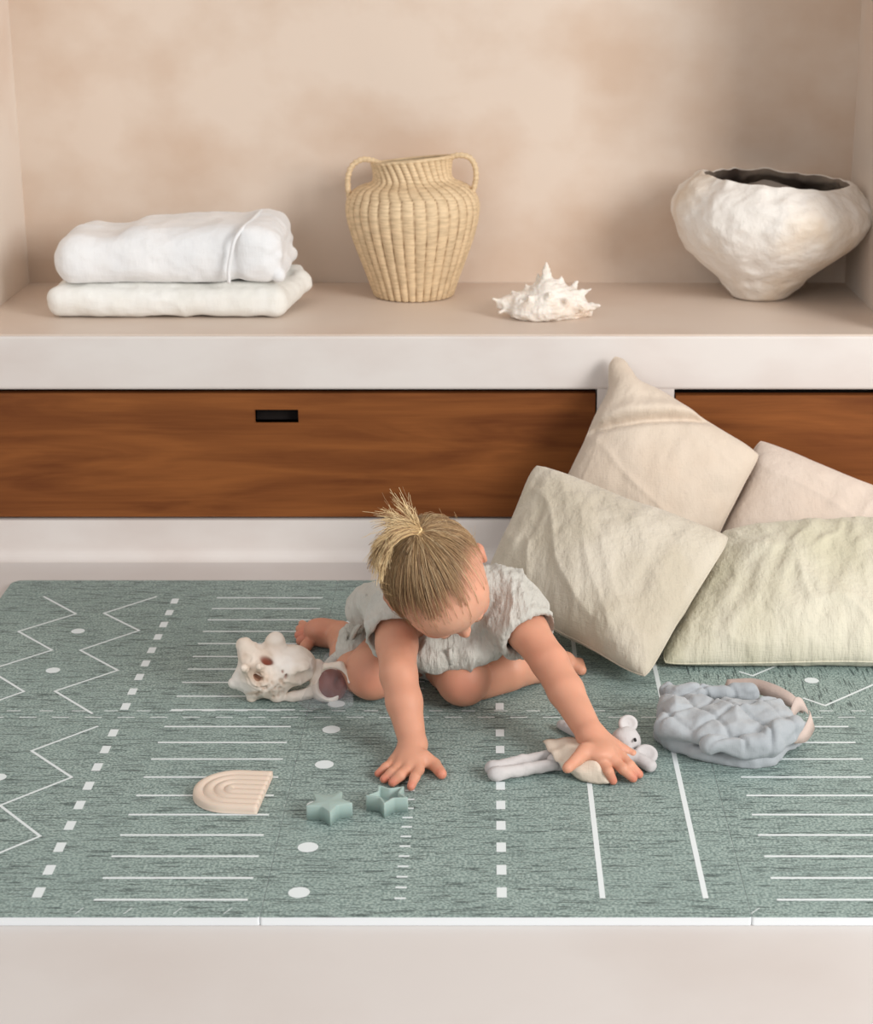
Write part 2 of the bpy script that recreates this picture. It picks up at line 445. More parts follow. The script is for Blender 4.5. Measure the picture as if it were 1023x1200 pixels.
def dot(x, y, r):
    tiles[tile_of(x, y)].add([(x+r*math.cos(a), y+r*math.sin(a), ZP) for a in np.linspace(0, 2*math.pi, 28, endpoint=False)], [list(range(28))], 1)
g2 = lambda px, py: G(px, py, ZM)[:2]
ZZ = [[(51, 699), (89, 719.5), (21.5, 740), (61, 762), (-3, 782), (-42, 804.5)], [(-36, 771), (28, 810.5), (-30, 831)],
      [(184, 699), (122, 718.7), (163, 739), (94, 762), (138, 785.6), (64.5, 810), (108.5, 836.5)],
      [(115, 851), (37, 880), (84, 911), (0, 944), (47, 980), (-45, 1018)],
      [(866, 787), (882, 792), (925, 774)], [(941, 818), (967, 827), (1023, 802.6), (1060, 812)]]
for z in ZZ: poly([g2(*p) for p in z], .0042)
for p in [(91.4, 739.7), (62, 785.6), (-2, 911), (951, 797.5), (-40, 860)]:
    x, y = g2(*p); dot(x, y, .0115)
# square dashes beside the zigzags
yy = [704.5, 718, 732, 746.5, 762, 777.5, 793.5, 810.5, 828, 859, 878.5, 899, 921, 943.5, 967.5, 993, 1019.5, 1046]
ys = [g2(200, q)[1] for q in yy]
for y in ys:
    quad(-.5685, -.5560, y-.0125, y+.0125)
# squares down the middle
for y in ys: quad(.0075, .0200, y-.0125, y+.0125)
ly = [700.6, 713.3, 726.5, 740, 754.3, 769.5, 784.2, 799.8, 816, 832, 851.6, 870.2, 889.7, 910.8, 932.3, 954.8, 978.7, 1003.6, 1029, 1054.5]
lys = [g2(200, q)[1] for q in ly]
for k, y in enumerate(lys):
    quad(-.490, -.300, y-.0024, y+.0024)
    if k >= 10: quad(.3535, .537, y-.0024, y+.0024)
    if k >= 10: quad(.575, .76, y-.0024, y+.0024)
for q in [855, 896, 944, 993, 1046, 825, 790, 760, 730, 705]:
    y = g2(300, q)[1]; dot(-.2385, y, .0135)
for t in range(2):
    for k in range(20):
        y = YT[t]+.045+k*.0268
        if k < 19: quad(-.119, -.105, y-.0022, y+.0022)
for X in (.1385, .266):
    quad(X-.0035, X+.0035, YT[0]+.045, YT[1]-.012); quad(X-.0035, X+.0035, YT[1]+.004, YT[2]-.04)
# interlocking seam: pale foam tabs
for t in range(3):
    for k in range(12):
        x = XT[t]+.012+k*.0497
        quad(x, x+.026, YT[1]-.0135, YT[1]-.0108, (t, 0)); quad(x+.025, x+.046, YT[1]+.0105, YT[1]+.0130, (t, 1))
for px in (88, 145, 203, 262, 880):
    a = g2(px, 1071); c = g2(px+10, 1064); poly([a, c], .0012)
for (i, j), mb in tiles.items():
    mb.build('mat_tile', [M_mat_r if (i, j) == (2, 1) else M_mat, M_white, M_foam], play)

# ------------------------------------------------------------------ pillows
def pillow(name, label, corners, t, m, seed, bow=.07, wr=1.0, extra=None, group=None, knob=False):
    BL, BR, TR, TL = [np.array(c, float) for c in corners]
    nU, nV = 150, 120
    u = np.sin(np.linspace(-math.pi/2, math.pi/2, nU)*.98)/math.sin(math.pi/2*.98); v = np.sin(np.linspace(-math.pi/2, math.pi/2, nV)*.98)/math.sin(math.pi/2*.98)
    U, W = np.meshgrid(u, v, indexing='ij')
    Ub = U*(1-bow*(1-W**2)); Wb = W*(1-bow*(1-U**2))
    def edge_wob(q, s): return .014*vn(np.stack([q*3, q*0+s, q*0], -1), 1, seed)
    rc = 1-.055*(np.abs(U)*np.abs(W))**6; Ub = Ub*rc; Wb = Wb*rc
    if knob:
        q_ = (-Ub+Wb)/2; l_ = (Ub+Wb)/2; fc = 1-.30*np.exp(-((q_-.75)/.10)**2)+.7*np.clip((q_-.86)/.1, 0, 1); l_ = l_*fc; Ub = l_-q_; Wb = l_+q_
    Ub = Ub+edge_wob(W, 1.3)*np.abs(U); Wb = Wb+edge_wob(U, 7.1)*np.abs(W)
    a = (Ub[..., None]+1)/2; c = (Wb[..., None]+1)/2
    base = BL*(1-a)*(1-c)+BR*a*(1-c)+TR*a*c+TL*(1-a)*c
    N = np.cross(BR-BL+TR-TL, TL-BL+TR-BR); N /= np.linalg.norm(N)
    prof = (np.clip(1-np.abs(U)**2.4, 0, 1)*np.clip(1-np.abs(W)**2.4, 0, 1))**.5
    lu = np.linalg.norm(BR-BL); lv = np.linalg.norm(TL-BL)
    Q = np.stack([U*lu/2, W*lv/2, np.full_like(U, seed*1.37)], -1)
    def wr_field(side):
        q = Q+np.array([0, 0, side*3.1]); wq = q+.04*np.stack([vn(q, 7, seed+5), vn(q, 7, seed+6), U*0], -1)
        ang = .5+.3*math.sin(seed); R2 = np.array([[math.cos(ang), -math.sin(ang), 0], [math.sin(ang), math.cos(ang), 0], [0, 0, 1]])
        r1 = ridge((wq@R2)*np.array([1, .35, 1]), 14, seed+1)**3*.5; r2 = ridge((wq@R2.T)*np.array([.3, 1, 1]), 11, seed+2)**3*.5
        return .012*vn(wq, 6, seed+3)+.0085*(r1+r2)*wr+.003*vn(wq*np.array([1, .4, 1]), 45, seed+9)
    edge = np.clip(prof*2.5, 0, 1)
    pk = .005*np.cos(np.arctan2(W, U)*1)*0
    V = []; F = []
    for side in (1, -1):
        d = t*prof+wr_field(side)*edge*np.clip(prof+.15, 0, 1)
        if extra and side == 1: d = d+extra(U, W)*edge
        V.append((base+side*N*d[..., None]).reshape(-1, 3))
    n = nU*nV
    ii, jj = np.meshgrid(np.arange(nU-1), np.arange(nV-1), indexing='ij'); q = (ii*nV+jj).ravel()
    F1 = np.stack([q, q+nV, q+nV+1, q+1], 1); F2 = F1[:, ::-1]+n
    V = np.vstack(V)
    # hem seam tube all around
    loop = [base[i, 0] for i in range(0, nU)]+[base[-1, j] for j in range(0, nV)]+[base[i, -1] for i in range(nU-1, -1, -1)]+[base[0, j] for j in range(nV-1, -1, -1)]
    T = thing(name, label, 'pillow', tuple((BL+BR)/2), group)
    V[:, 2] = np.maximum(V[:, 2], .0135)
    mesh('cushion_cover', V, np.vstack([F1, F2]), m, T)
    pts = [np.array([p[0], p[1], max(p[2], .0155)]) for p in loop[::2]]
    tv, tf = tube_vf(pts, .0016, 6); mesh('seam_piping', tv, tf, m, T)
    return T
M_pilA = mat('beige_linen', (214, 199, 182), .95, (206, 188, 169), 6, (1, 1, 1), 5, (.4, .65), .8, 26, (1, 1, .4), .008, weave=.35, wscale=500, sheen=.2, spec=.1)
M_pilB = mat('pinkish_linen', (216, 200, 186), .95, (208, 190, 174), 6, (1, 1, 1), 5, (.4, .65), .8, 26, (1, 1, .4), .008, weave=.35, wscale=500, sheen=.2, spec=.1)
M_pilC = mat('oat_linen', (207, 198, 182), .95, (195, 185, 166), 9, (1, 1, .4), 6, (.42, .66), .9, 28, (1.4, 1, .5), .010, weave=.4, wscale=500, sheen=.2, spec=.1)
M_pilD = mat('pale_green_linen', (212, 206, 187), .95, (201, 195, 171), 9, (1, .5, .3), 6, (.42, .66), .9, 26, (1.4, 1, .3), .010, weave=.4, wscale=500, sheen=.2, spec=.1)
def fold1(U, W):
    # crease running across below the top corner (corner at U=+1... W=+1 mixture)
    s = (W*1.0-U*.75)-.78
    return -.022*np.exp(-(s/.06)**2)+.012*np.exp(-((s-.16)/.1)**2)
pillow('pillow', 'beige square pillow on its corner, peak leaning on the white bench post',
       [P(640, 606, 3.13), P(812, 715, 3.05), P(895, 530, 3.2), P(718, 409, 3.285)], .062, M_pilA, 11, .09, .7, fold1, knob=True)
pillow('pillow', 'pinkish beige pillow at the back right, leaning on the right wooden drawer',
       [P(835, 645, 3.12), P(985, 745, 3.05), P(1110, 600, 3.2), P(886, 512, 3.265)], .06, M_pilB, 23, .06, .8)
pillow('pillow', 'oatmeal rectangular linen pillow tilted just behind the child, one corner touching the mat',
       [P(560, 690, 2.92), G(757, 800, .03), P(860, 628, 2.90), P(624, 540, 3.06)], .062, M_pilC, 34, .045, 1.3)
pillow('pillow', 'long pale green linen pillow at the right, just behind the grey quilted bundle',
       [G(768, 780, .02), G(1190, 776, .03), P(1190, 600, 3.02), P(842, 618, 3.02)], .055, M_pilD, 47, .03, 1.4)

# ------------------------------------------------------------------ things on the shelf
ZT = ZS+.0016
# folded blankets
M_musl = mat('white_muslin', (240, 240, 240), .95, (232, 233, 234), 12, (1, 1, .5), 4, (.4, .6), .6, 55, (1, 1, .3), .003, weave=.3, wscale=420, sheen=.2, spec=.1)
M_musl2 = mat('cream_muslin', (240, 239, 234), .95, (232, 230, 223), 12, (1, 1, .5), 4, (.4, .6), .6, 55, (1, 1, .3), .003, weave=.3, wscale=420, sheen=.2, spec=.1)
def cloth_mesh(g, name, m, parent, amp=.003, sc=18, seed=0, st=(1, 1, 1), zmin=None, relaxn=2, zmax=9):
    V, F = g.mesh(); V = relax(V, F, relaxn); N = normals(V, F)
    d = amp*(fbm(V*np.array(st), sc, seed)+.8*ridge(V*np.array(st)+.02*vn(V, 10, 4)[:, None], sc*.7, seed+3)-.3)
    V = V+N*d[:, None]
    if zmin is not None: V[:, 2] = np.clip(V[:, 2], zmin, zmax)
    return mesh(name, V, F, m, parent)
xa, xb = P(53, 370, 3.44)[0], P(355, 370, 3.5)[0]
yc = 3.555
T = thing('folded_blanket', 'cream muslin blanket folded flat on the shelf, lower one of the left stack', 'blanket', ((xa+xb)/2, yc, ZT), 'folded blankets on the shelf')
g = SDF((xa-.03, yc-.16, ZT-.01), (xb+.04, yc+.16, ZT+.12), .0028)
g.box(((xa+xb)/2-.012, yc, ZT+.030), ((xb-xa)/2-.014, .12, .029), .026)
g.box(((xa+xb)/2-.01, yc+.012, ZT+.05), ((xb-xa)/2-.03, .105, .016), .015, k=.008)
g.cap((xb-.05, yc-.085, ZT+.026), (xb-.012, yc+.04, ZT+.045), .026, .02, .012)
g.cap((xb-.012, yc+.04, ZT+.045), (xb-.03, yc+.09, ZT+.055), .022, .02, .012)
cloth_mesh(g, 'blanket_cloth', M_musl2, T, .0028, 16, 5, (1, 1, 1.4), ZT+.0005, zmax=ZT+.0665)
for k, (dz, e) in enumerate([(.012, 0), (.041, .0)]):
    pts = [(x, yc-.121-.001*math.sin(x*40), ZT+dz+.004*math.sin(x*14+k)) for x in np.linspace(xa+.03, xb-.06, 40)]
zt2 = ZT+.067
T = thing('folded_blanket', 'white muslin blanket folded thick with a loose end, upper one of the left stack', 'blanket', ((xa+xb)/2, yc, zt2), 'folded blankets on the shelf')
a0 = P(60, 300, 3.47)[0]; a1 = P(340, 300, 3.47)[0]
g = SDF((a0-.03, yc-.17, zt2-.012), (a1+.03, yc+.17, zt2+.16), .0028)
g.cap((a0+.05, yc-.075, zt2+.045), (a0+.05, yc+.08, zt2+.045), .042, .042, .0)
g.box(((a0+a1)/2-.04, yc, zt2+.044), ((a1-a0)/2-.055, .118, .044), .036, k=.02)
g.box(((a0+a1)/2+.05, yc+.01, zt2+.056), ((a1-a0)/2-.08, .112, .05), .036, np.array(Matrix.Rotation(-.04, 3, 'Y')), k=.02)
# outer wrapped flap at the right
g.box((a1-.062, yc-.002, zt2+.058), (.046, .122, .054), .034, np.array(Matrix.Rotation(.05, 3, 'Y')), k=.012)
for q, (dz, dx) in enumerate([(.018, .008), (.036, -.002), (.054, .004), (.072, -.004), (.09, -.01)]):
    g.cap((a1-.03+dx, yc-.10, zt2+dz), (a1-.03+dx, yc+.10, zt2+dz+.004), .013, .013, .005)
cloth_mesh(g, 'blanket_cloth', M_musl, T, .003, 15, 9, (1, 1, 1.4), zt2+.0005)
# hem roll of the outer flap
hem = [(a1-.113, yc-.127, zt2+.006), (a1-.112, yc-.132, zt2+.03), (a1-.106, yc-.132, zt2+.06), (a1-.098, yc-.128, zt2+.088), (a1-.085, yc-.105, zt2+.107), (a1-.075, yc-.05, zt2+.113), (a1-.07, yc+.05, zt2+.115), (a1-.068, yc+.1, zt2+.108)]
tv, tf = tube_vf(crom(hem, 6), .0035, 8, ref=(1, 0, 0)); mesh('hem', tv, tf, M_musl, T)

# wicker vase
def straw():
    m = bpy.data.materials.new('woven_straw'); m.use_nodes = True; nt = m.node_tree; N = nt.nodes; L = nt.links
    b = N['Principled BSDF']; b.inputs['Roughness'].default_value = .7
    a = N.new('ShaderNodeAttribute'); a.attribute_name = 'Col'
    tc = N.new('ShaderNodeTexCoord'); mp = N.new('ShaderNodeMapping'); mp.inputs['Scale'].default_value = (1, 1, 6); L.new(tc.outputs['Object'], mp.inputs[0])
    n = N.new('ShaderNodeTexNoise'); n.inputs['Scale'].default_value = 40; n.inputs['Detail'].default_value = 4; L.new(mp.outputs[0], n.inputs[0])
    mx = N.new('ShaderNodeMix'); mx.data_type = 'RGBA'; mx.blend_type = 'MULTIPLY'; mx.inputs[0].default_value = .35
    L.new(a.outputs[0], mx.inputs[6])
    r = N.new('ShaderNodeValToRGB'); r.color_ramp.elements[0].color = (.45, .4, .33, 1); r.color_ramp.elements[0].position = .35; r.color_ramp.elements[1].color = (1, 1, 1, 1); r.color_ramp.elements[1].position = .6
    L.new(n.outputs[0], r.inputs[0]); L.new(r.outputs[0], mx.inputs[7]); L.new(mx.outputs[2], b.inputs['Base Color'])
    bn = N.new('ShaderNodeBump'); bn.inputs['Strength'].default_value = .5; bn.inputs['Distance'].default_value = .002; L.new(n.outputs[0], bn.inputs['Height']); L.new(bn.outputs[0], b.inputs['Normal'])
    return m
M_straw = straw()
vb = G(485, 346, ZT); VS = 1.0
prof = smoothprof([(.0, 0), (.05, 0), (.072, .001), (.078, .008), (.089, .04), (.104, .08), (.118, .12), (.127, .155), (.1295, .182), (.124, .203), (.108, .220), (.086, .229), (.0755, .236), (.0735, .247), (.0745, .258), (.0765, .268), (.078, .271), (.076, .274), (.070, .270), (.066, .256), (.066, .24), (.08, .22), (.11, .19)], 7)
NR = 34
nphi = NR*10
zz = np.array([p[1] for p in prof]); rr = np.array([p[0] for p in prof])
nin = int(np.argmax(zz))
V = []; C = []
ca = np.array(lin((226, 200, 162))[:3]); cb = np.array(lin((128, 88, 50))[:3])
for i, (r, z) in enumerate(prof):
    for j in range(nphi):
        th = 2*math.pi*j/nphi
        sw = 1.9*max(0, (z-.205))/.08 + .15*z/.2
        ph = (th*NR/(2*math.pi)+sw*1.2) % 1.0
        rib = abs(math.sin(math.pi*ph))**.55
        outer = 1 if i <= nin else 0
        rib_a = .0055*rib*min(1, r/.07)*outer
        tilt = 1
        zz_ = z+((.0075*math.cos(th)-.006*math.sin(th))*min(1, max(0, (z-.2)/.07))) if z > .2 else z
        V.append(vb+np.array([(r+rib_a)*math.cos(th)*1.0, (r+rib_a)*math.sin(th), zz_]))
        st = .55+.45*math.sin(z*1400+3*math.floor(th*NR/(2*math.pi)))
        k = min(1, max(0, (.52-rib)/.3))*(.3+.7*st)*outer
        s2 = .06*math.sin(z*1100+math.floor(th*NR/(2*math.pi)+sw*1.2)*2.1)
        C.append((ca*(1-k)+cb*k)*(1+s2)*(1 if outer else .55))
F = []
for i in range(len(prof)-1):
    for j in range(nphi): F.append([i*nphi+j, i*nphi+(j+1) % nphi, (i+1)*nphi+(j+1) % nphi, (i+1)*nphi+j])
T = thing('wicker_vase', 'honey-coloured woven straw vase with two loop handles in the middle of the shelf', 'vase', tuple(vb))
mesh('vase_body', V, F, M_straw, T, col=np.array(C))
tv, tf = tube_vf([vb+np.array([.078*math.cos(a), .078*math.sin(a), .272+.0075*math.cos(a)-.006*math.sin(a)]) for a in np.linspace(0, 2*math.pi, 60)], .004, 8)
mesh('rim', tv, tf, M_straw, T, col=np.tile(ca*.95, (len(tv), 1)))
for pts in ([(410, 236), (408, 222), (408, 207), (413, 194), (424, 187), (436, 188), (446, 192)], [(524, 186), (536, 182), (549, 184), (556, 193), (558, 206), (556, 218), (552, 230)]):
    W = [P(x, y, vb[1]-.01+.0*i) for i, (x, y) in enumerate(pts)]; cc = crom(W, 8)
    tv, tf = tube_vf(cc, [.0056+.0009*math.sin(i*1.9) for i in range(len(cc))], 10)
    mesh('handle', tv, tf, M_straw, T, col=np.tile(ca, (len(tv), 1)))

# rough clay bowl
M_clay = mat('whitewashed_clay', (236, 231, 224), .9, (220, 202, 180), 6, (1, 1, 1), 8, (.50, .72), .9, 28, (1, 1, 1), .008, spec=.15)
M_clay_in = mat('clay_inside_darker', (138, 126, 114), .95, (76, 66, 60), 9, (1, 1, 1), 6, (.4, .65), .8, 40, (1, 1, 1), .006, spec=.1)  # darker tone for the inside, from below the lip
bb = G(890, 348, ZT)
prof = smoothprof([(0, .0), (.04, .0), (.056, .004), (.068, .018), (.098, .048), (.138, .080), (.172, .112), (.192, .143), (.199, .17), (.195, .192), (.18, .212), (.162, .228), (.152, .236), (.147, .239), (.140, .236), (.139, .226), (.155, .208), (.172, .188), (.175, .168), (.15, .12), (.11, .07), (.06, .03), (.0, .022)], 8)
nphi = 180; V = []; F = []; Mx = []
for i, (r, z) in enumerate(prof):
    for j in range(nphi):
        th = 2*math.pi*j/nphi; V.append((r*math.cos(th), r*math.sin(th), z))
V = np.array(V)
top = int(np.argmax([p[1] for p in prof]))
wgt = np.clip(V[:, 2]/.03, 0, 1)
Nn = V*np.array([1, 1, .3]); Nn /= np.linalg.norm(Nn, axis=1)[:, None]+1e-9
V = V+Nn*((.0065*fbm(V, 9, 3)+.003*ridge(V, 22, 5)+.0022*vn(V, 60, 8)-.003*np.clip(vn(V, 45, 31)-.45, 0, 1)*2)*wgt)[:, None]
V[:, 2] += -.055*V[:, 0]*np.clip((V[:, 2]-.1)/.14, 0, 1)*1.3 + .0035*vn(V, 40, 12)*np.clip((V[:, 2]-.2)/.03, 0, 1)
V[:, 0] += .10*np.clip(V[:, 2], 0, .3)
for i in range(len(prof)-1):
    for j in range(nphi):
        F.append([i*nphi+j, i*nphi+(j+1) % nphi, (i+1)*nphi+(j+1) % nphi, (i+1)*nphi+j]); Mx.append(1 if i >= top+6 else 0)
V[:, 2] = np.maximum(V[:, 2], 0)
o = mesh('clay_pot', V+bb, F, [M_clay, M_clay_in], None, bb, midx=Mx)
tag(o, 'large rough whitewashed clay pot with dark mouth, at the right of the shelf', 'pot')

# spiky sea shell on the shelf
M_shell = mat('white_shell', (238, 230, 220), .55, (226, 208, 190), 22, (1, 1, 1), 6, (.5, .7), .7, 70, (1, 1, 1), .004, sub=.05)
def shell_build(name, label, pts, ys, res, m, extra=None):
    pass
sy = G(640, 376, ZT)[1]+.035
def S_(px, py, dy=0): return P(px, py, sy+dy)
base = S_(642, 376); base[2] = ZT
g = SDF((S_(565, 300)[0], sy-.09, ZT-.01), (S_(715, 300)[0], sy+.09, S_(640, 296)[2]), .0018)
g.chain([S_(588, 356), S_(612, 358), S_(642, 352), S_(668, 358), S_(690, 366)], [.010, .026, .040, .030, .008], .012)
g.ell(S_(640, 362, -.02), (.055, .04, .022), k=.015)
g.ell(S_(622, 366, -.03), (.038, .022, .018), k=.01)
for (x, y, dy, r0, bx, by, bd) in [(640, 308, 0, .013, 641, 340, 0), (658, 324, .0, .012, 655, 345, 0), (630, 322, .02, .010, 632, 342, .01), (692, 339, -.005, .011, 668, 350, 0),
        (703, 358, -.02, .011, 675, 362, -.01), (578, 350, -.01, .011, 600, 356, 0), (600, 341, .0, .012, 612, 352, 0), (616, 333, .0, .011, 622, 348, 0), (676, 330, .02, .009, 664, 348, .01),
        (620, 348, -.04, .010, 626, 356, -.02), (644, 344, -.05, .012, 643, 356, -.025), (664, 352, -.052, .010, 660, 360, -.03), (684, 362, -.04, .009, 668, 362, -.02), (602, 368, -.03, .010, 615, 366, -.02), (585, 366, -.02, .007, 602, 362, -.01)]:
    g.cap(S_(bx, by, bd), S_(x, y, dy), r0*1.25, .0022, .008)
V, F = g.mesh(); V = relax(V, F, 1); N = normals(V, F)
V = V+N*(.0022*fbm(V, 60, 3)+.0012*ridge(V*np.array([1, 1, 3]), 60, 8))[:, None]; V[:, 2] = np.maximum(V[:, 2], ZT)
o = mesh('spiky_seashell', V, F, M_shell, None, base)
tag(o, 'white spiky conch shell on the shelf between the straw vase and clay pot', 'seashell')

# ------------------------------------------------------------------ shells on the mat
ZG = ZM+.0006
M_conch = mat('cream_conch', (228, 212, 198), .6, (240, 230, 222), 14, (1, 1, 1), 5, (.45, .65), .6, 60, (1, 1, 1), .003, sub=.05)
M_pink = mat('russet_shell_mouth', (140, 58, 40), .5, (98, 38, 28), 12, (1, 1, 1), 3)
cy0 = G(315, 826, ZG)[1]+.028
def K(px, py, dy=0): return P(px, py, cy0+dy)
base = K(318, 826); base[2] = ZG
g = SDF((K(255, 780)[0], cy0-.07, ZG-.012), (K(380, 780)[0], cy0+.1, K(320, 732)[2]), .0017)
g.ell(K(312, 787, .012), (.044, .048, .038), k=.01)
g.ell(K(338, 780, .012), (.038, .042, .03), k=.012)
g.ell(K(348, 780, .01), (.022, .03, .022), k=.012)
g.ell(K(356, 782, .0), (.014, .03, .018), k=.012)
for (x, y, dy, r0, r1, bx, by, bd) in [(287, 757, 0, .036, .0135, 306, 784, 0), (322, 752, .005, .037, .0145, 320, 784, .01), (275, 801, -.005, .036, .009, 300, 790, 0),
        (295, 818, -.012, .028, .008, 306, 798, 0), (325, 816, -.01, .026, .011, 320, 798, 0), (286, 783, -.045, .010, .006, 292, 785, -.02), (303, 781, -.048, .009, .005, 306, 784, -.02), (345, 772, .01, .022, .018, 335, 780, .01)]:
    g.cap(K(bx, by, bd), K(x, y, dy), r0, r1, .009)
for (x, y) in [(312, 774), (303, 794)]:
    g.ell(K(x, y, -.034), (.0085, .012, .0042), np.array(Matrix.Rotation(.45, 3, 'Y')), k=.003, op='s')
# mouth of the shell at its lower right
g.cap(K(345, 800, -.04), K(362, 796, -.02), .013, .016, .004, 's')
g.chain([K(332, 818, -.005), K(345, 817, -.01), K(362, 812, -.005), K(372, 800, .0)], [.0065, .0085, .008, .007], .004)
for i in range(7):
    a = i*1.1; x = 316+10*math.cos(a); y = 800+8*math.sin(a); g.ell(K(x, y, -.045+.01*abs(math.sin(i))), (.002, .004, .002), k=.003, op='s')
V, F = g.mesh(); V = relax(V, F, 2); N = normals(V, F)
ap = K(304, 792, -.04); rad = np.linalg.norm((V-ap)[:, [0, 2]], axis=1)
V = V+N*(.0012*fbm(V, 45, 3)+.0012*ridge(V, 70, 6)+.0009*np.sin(rad*900+4*vn(V, 40, 2))*np.clip(1-rad/.035, 0, 1))[:, None]; V[:, 2] = np.maximum(V[:, 2], ZG)
D = V-np.array([0, 0, HCAM]); fw = D[:, 1]*CT-D[:, 2]*ST; PX = CX+FPX*D[:, 0]/fw; PY = CY-FPX*(D[:, 1]*ST+D[:, 2]*CT)/fw
N = normals(V, F); face = np.clip(-(N*D).sum(1)*3/np.linalg.norm(D, axis=1), 0, 1)
CC = np.tile(np.array(lin((228, 213, 198))[:3]), (len(V), 1)); rus = np.array(lin((128, 64, 46))[:3]); tan = np.array(lin((206, 168, 138))[:3])
CC = CC+(np.array(lin((240, 232, 224))[:3])-CC)*np.clip(.5+fbm(V, 22, 5), 0, 1)[:, None]
for (hx, hy, rx, ry, an, tc_, st_) in [(312.5, 774, 7.5, 3.8, .45, rus, 1), (302, 793, 4, 4.5, .5, rus, .8), (335, 793, 1.6, 3, .3, rus, .7), (331, 787, 1.2, 2, 0, rus, .7), (303, 793, 14, 9, .2, tan, .45), (298, 812, 9, 2, -.1, tan, .5), (318, 762, 12, 8, 0, tan, .25), (283, 768, 7, 6, 0, tan, .25)]:
    dx, dy = PX-hx, PY-hy; u1 = (dx*math.cos(an)+dy*math.sin(an))/rx; v1 = (-dx*math.sin(an)+dy*math.cos(an))/ry
    k_ = (1/(1+(u1*u1+v1*v1)**3))*face*st_
    if tc_ is rus: V = V-N*(k_*.005)[:, None]
    CC = CC*(1-k_[:, None])+tc_*k_[:, None]
for q in range(45):
    hx, hy = 300+np.random.rand()*34, 796+np.random.rand()*22; k_ = np.exp(-(((PX-hx)/(1+np.random.rand()))**2+((PY-hy)/(1.2+np.random.rand()))**2))*face
    V = V-N*(k_*.0014)[:, None]; CC = CC*(1-.45*k_[:, None])+tan*.7*.45*k_[:, None]
M_conch2 = mat('cream_conch_marked', (0, 0, 0), .6, attr=True, bump=.6, bscale=60, bdist=.003)
o = mesh('conch_shell', V, F, M_conch2, None, base, col=CC)
tag(o, "large cream knobbly conch shell lying on the mat beside the child's foot", 'seashell')

# small shell with open mouth, and sheer pouch around it
cy1 = G(385, 826, ZG)[1]+.03
def K2(px, py, dy=0): return P(px, py, cy1+dy)
base = K2(382, 828); base[2] = ZG
T = thing('open_seashell', 'smaller seashell with a dark russet mouth, right of the large conch', 'seashell', tuple(base))
g = SDF((K2(350, 780)[0], cy1-.05, ZG-.01), (K2(420, 780)[0], cy1+.07, K2(380, 755)[2]), .0015)
g.ell(K2(384, 802, .012), (.029, .038, .030), k=.006)
g.cap(K2(366, 788, .01), K2(372, 780, .02), .012, .010, .008)
g.cap(K2(384, 782, -.015), K2(399, 781, -.02), .008, .007, .005)
g.cap(K2(399, 781, -.02), K2(408, 795, -.025), .006, .004, .004)
for i in range(5): g.cap(K2(388+i*4, 779+i*1.5, -.018), K2(391+i*4.4, 787+i*3, -.03), .0035, .0028, .002)
g.ell(K2(388, 804, -.032), (.025, .035, .028), np.array(Matrix.Rotation(.5, 3, 'Y')), k=.003, op='s')
V, F = g.mesh(); V = relax(V, F, 1); N = normals(V, F)
V = V+N*(.0012*fbm(V, 60, 13))[:, None]; V[:, 2] = np.maximum(V[:, 2], ZG)
mesh('shell_body', V, F, M_conch, T)
g = SDF((K2(360, 780)[0], cy1-.05, ZG-.01), (K2(420, 780)[0], cy1+.07, K2(380, 755)[2]), .0015)
g.ell(K2(387, 804, .0), (.026, .020, .028), np.array(Matrix.Rotation(.5, 3, 'Y')), k=0)
g.ell(K2(396, 805, -.034), (.010, .03, .014), k=.003, op='s')
V, F = g.mesh(); V = relax(V, F, 1); V[:, 2] = np.maximum(V[:, 2], ZG)
mesh('shell_mouth', V, F, M_pink, T)
def sheer():
    m = bpy.data.materials.new('sheer_film'); m.use_nodes = True; nt = m.node_tree; N = nt.nodes; L = nt.links
    b = N['Principled BSDF']; b.inputs['Base Color'].default_value = (.75, .76, .8, 1); b.inputs['Roughness'].default_value = .25
    t = N.new('ShaderNodeBsdfTransparent'); mx = N.new('ShaderNodeMixShader'); mx.inputs[0].default_value = .09
    L.new(t.outputs[0], mx.inputs[1]); L.new(b.outputs[0], mx.inputs[2]); L.new(mx.outputs[0], N['Material Output'].inputs[0]); return m
M_sheer = sheer()
edge = [(389, 832, -.045), (371, 836, -.045), (353, 838, -.03), (349, 824, -.02), (356, 808, .0), (372, 786, .015), (384, 766, .03), (398, 774, .02), (410, 792, .0), (414, 812, -.02), (412, 832, -.04), (400, 836, -.047)]
E = crom([K2(*p) for p in edge]+[K2(*edge[0])], 5)
cen = K2(383, 806, -.047); V = [cen]; nr = 10
for k in range(1, nr+1):
    for q, p in enumerate(E):
        t = k/nr; a = q/len(E)*2*math.pi
        w_ = cen*(1-t)+p*t; w_ = w_+np.array([0, -.012*math.sin(math.pi*t)+.004*t*math.sin(a*5), .0025*t*math.sin(a*7)])
        w_[2] = max(w_[2], ZG+.0006); V.append(w_)
n = len(E); F = [[0, 1+q, 1+(q+1) % n] for q in range(n)]
for k in range(nr-1):
    for q in range(n): F.append([1+k*n+q, 1+(k+1)*n+q, 1+(k+1)*n+(q+1) % n, 1+k*n+(q+1) % n])
pb = K2(380, 836, -.045); pb[2] = ZG
o = mesh('sheer_pouch', V, F, M_sheer, None, pb)
md = o.modifiers.new('t', 'SOLIDIFY'); md.thickness = .0004
tag(o, 'see-through sheer pouch wrapped around the smaller seashell on the mat', 'pouch')

# ------------------------------------------------------------------ toys
M_teeth = mat('sand_silicone', (218, 199, 182), .5, sub=.1)
M_sage = mat('sage_silicone', (158, 178, 172), .5, sub=.08)
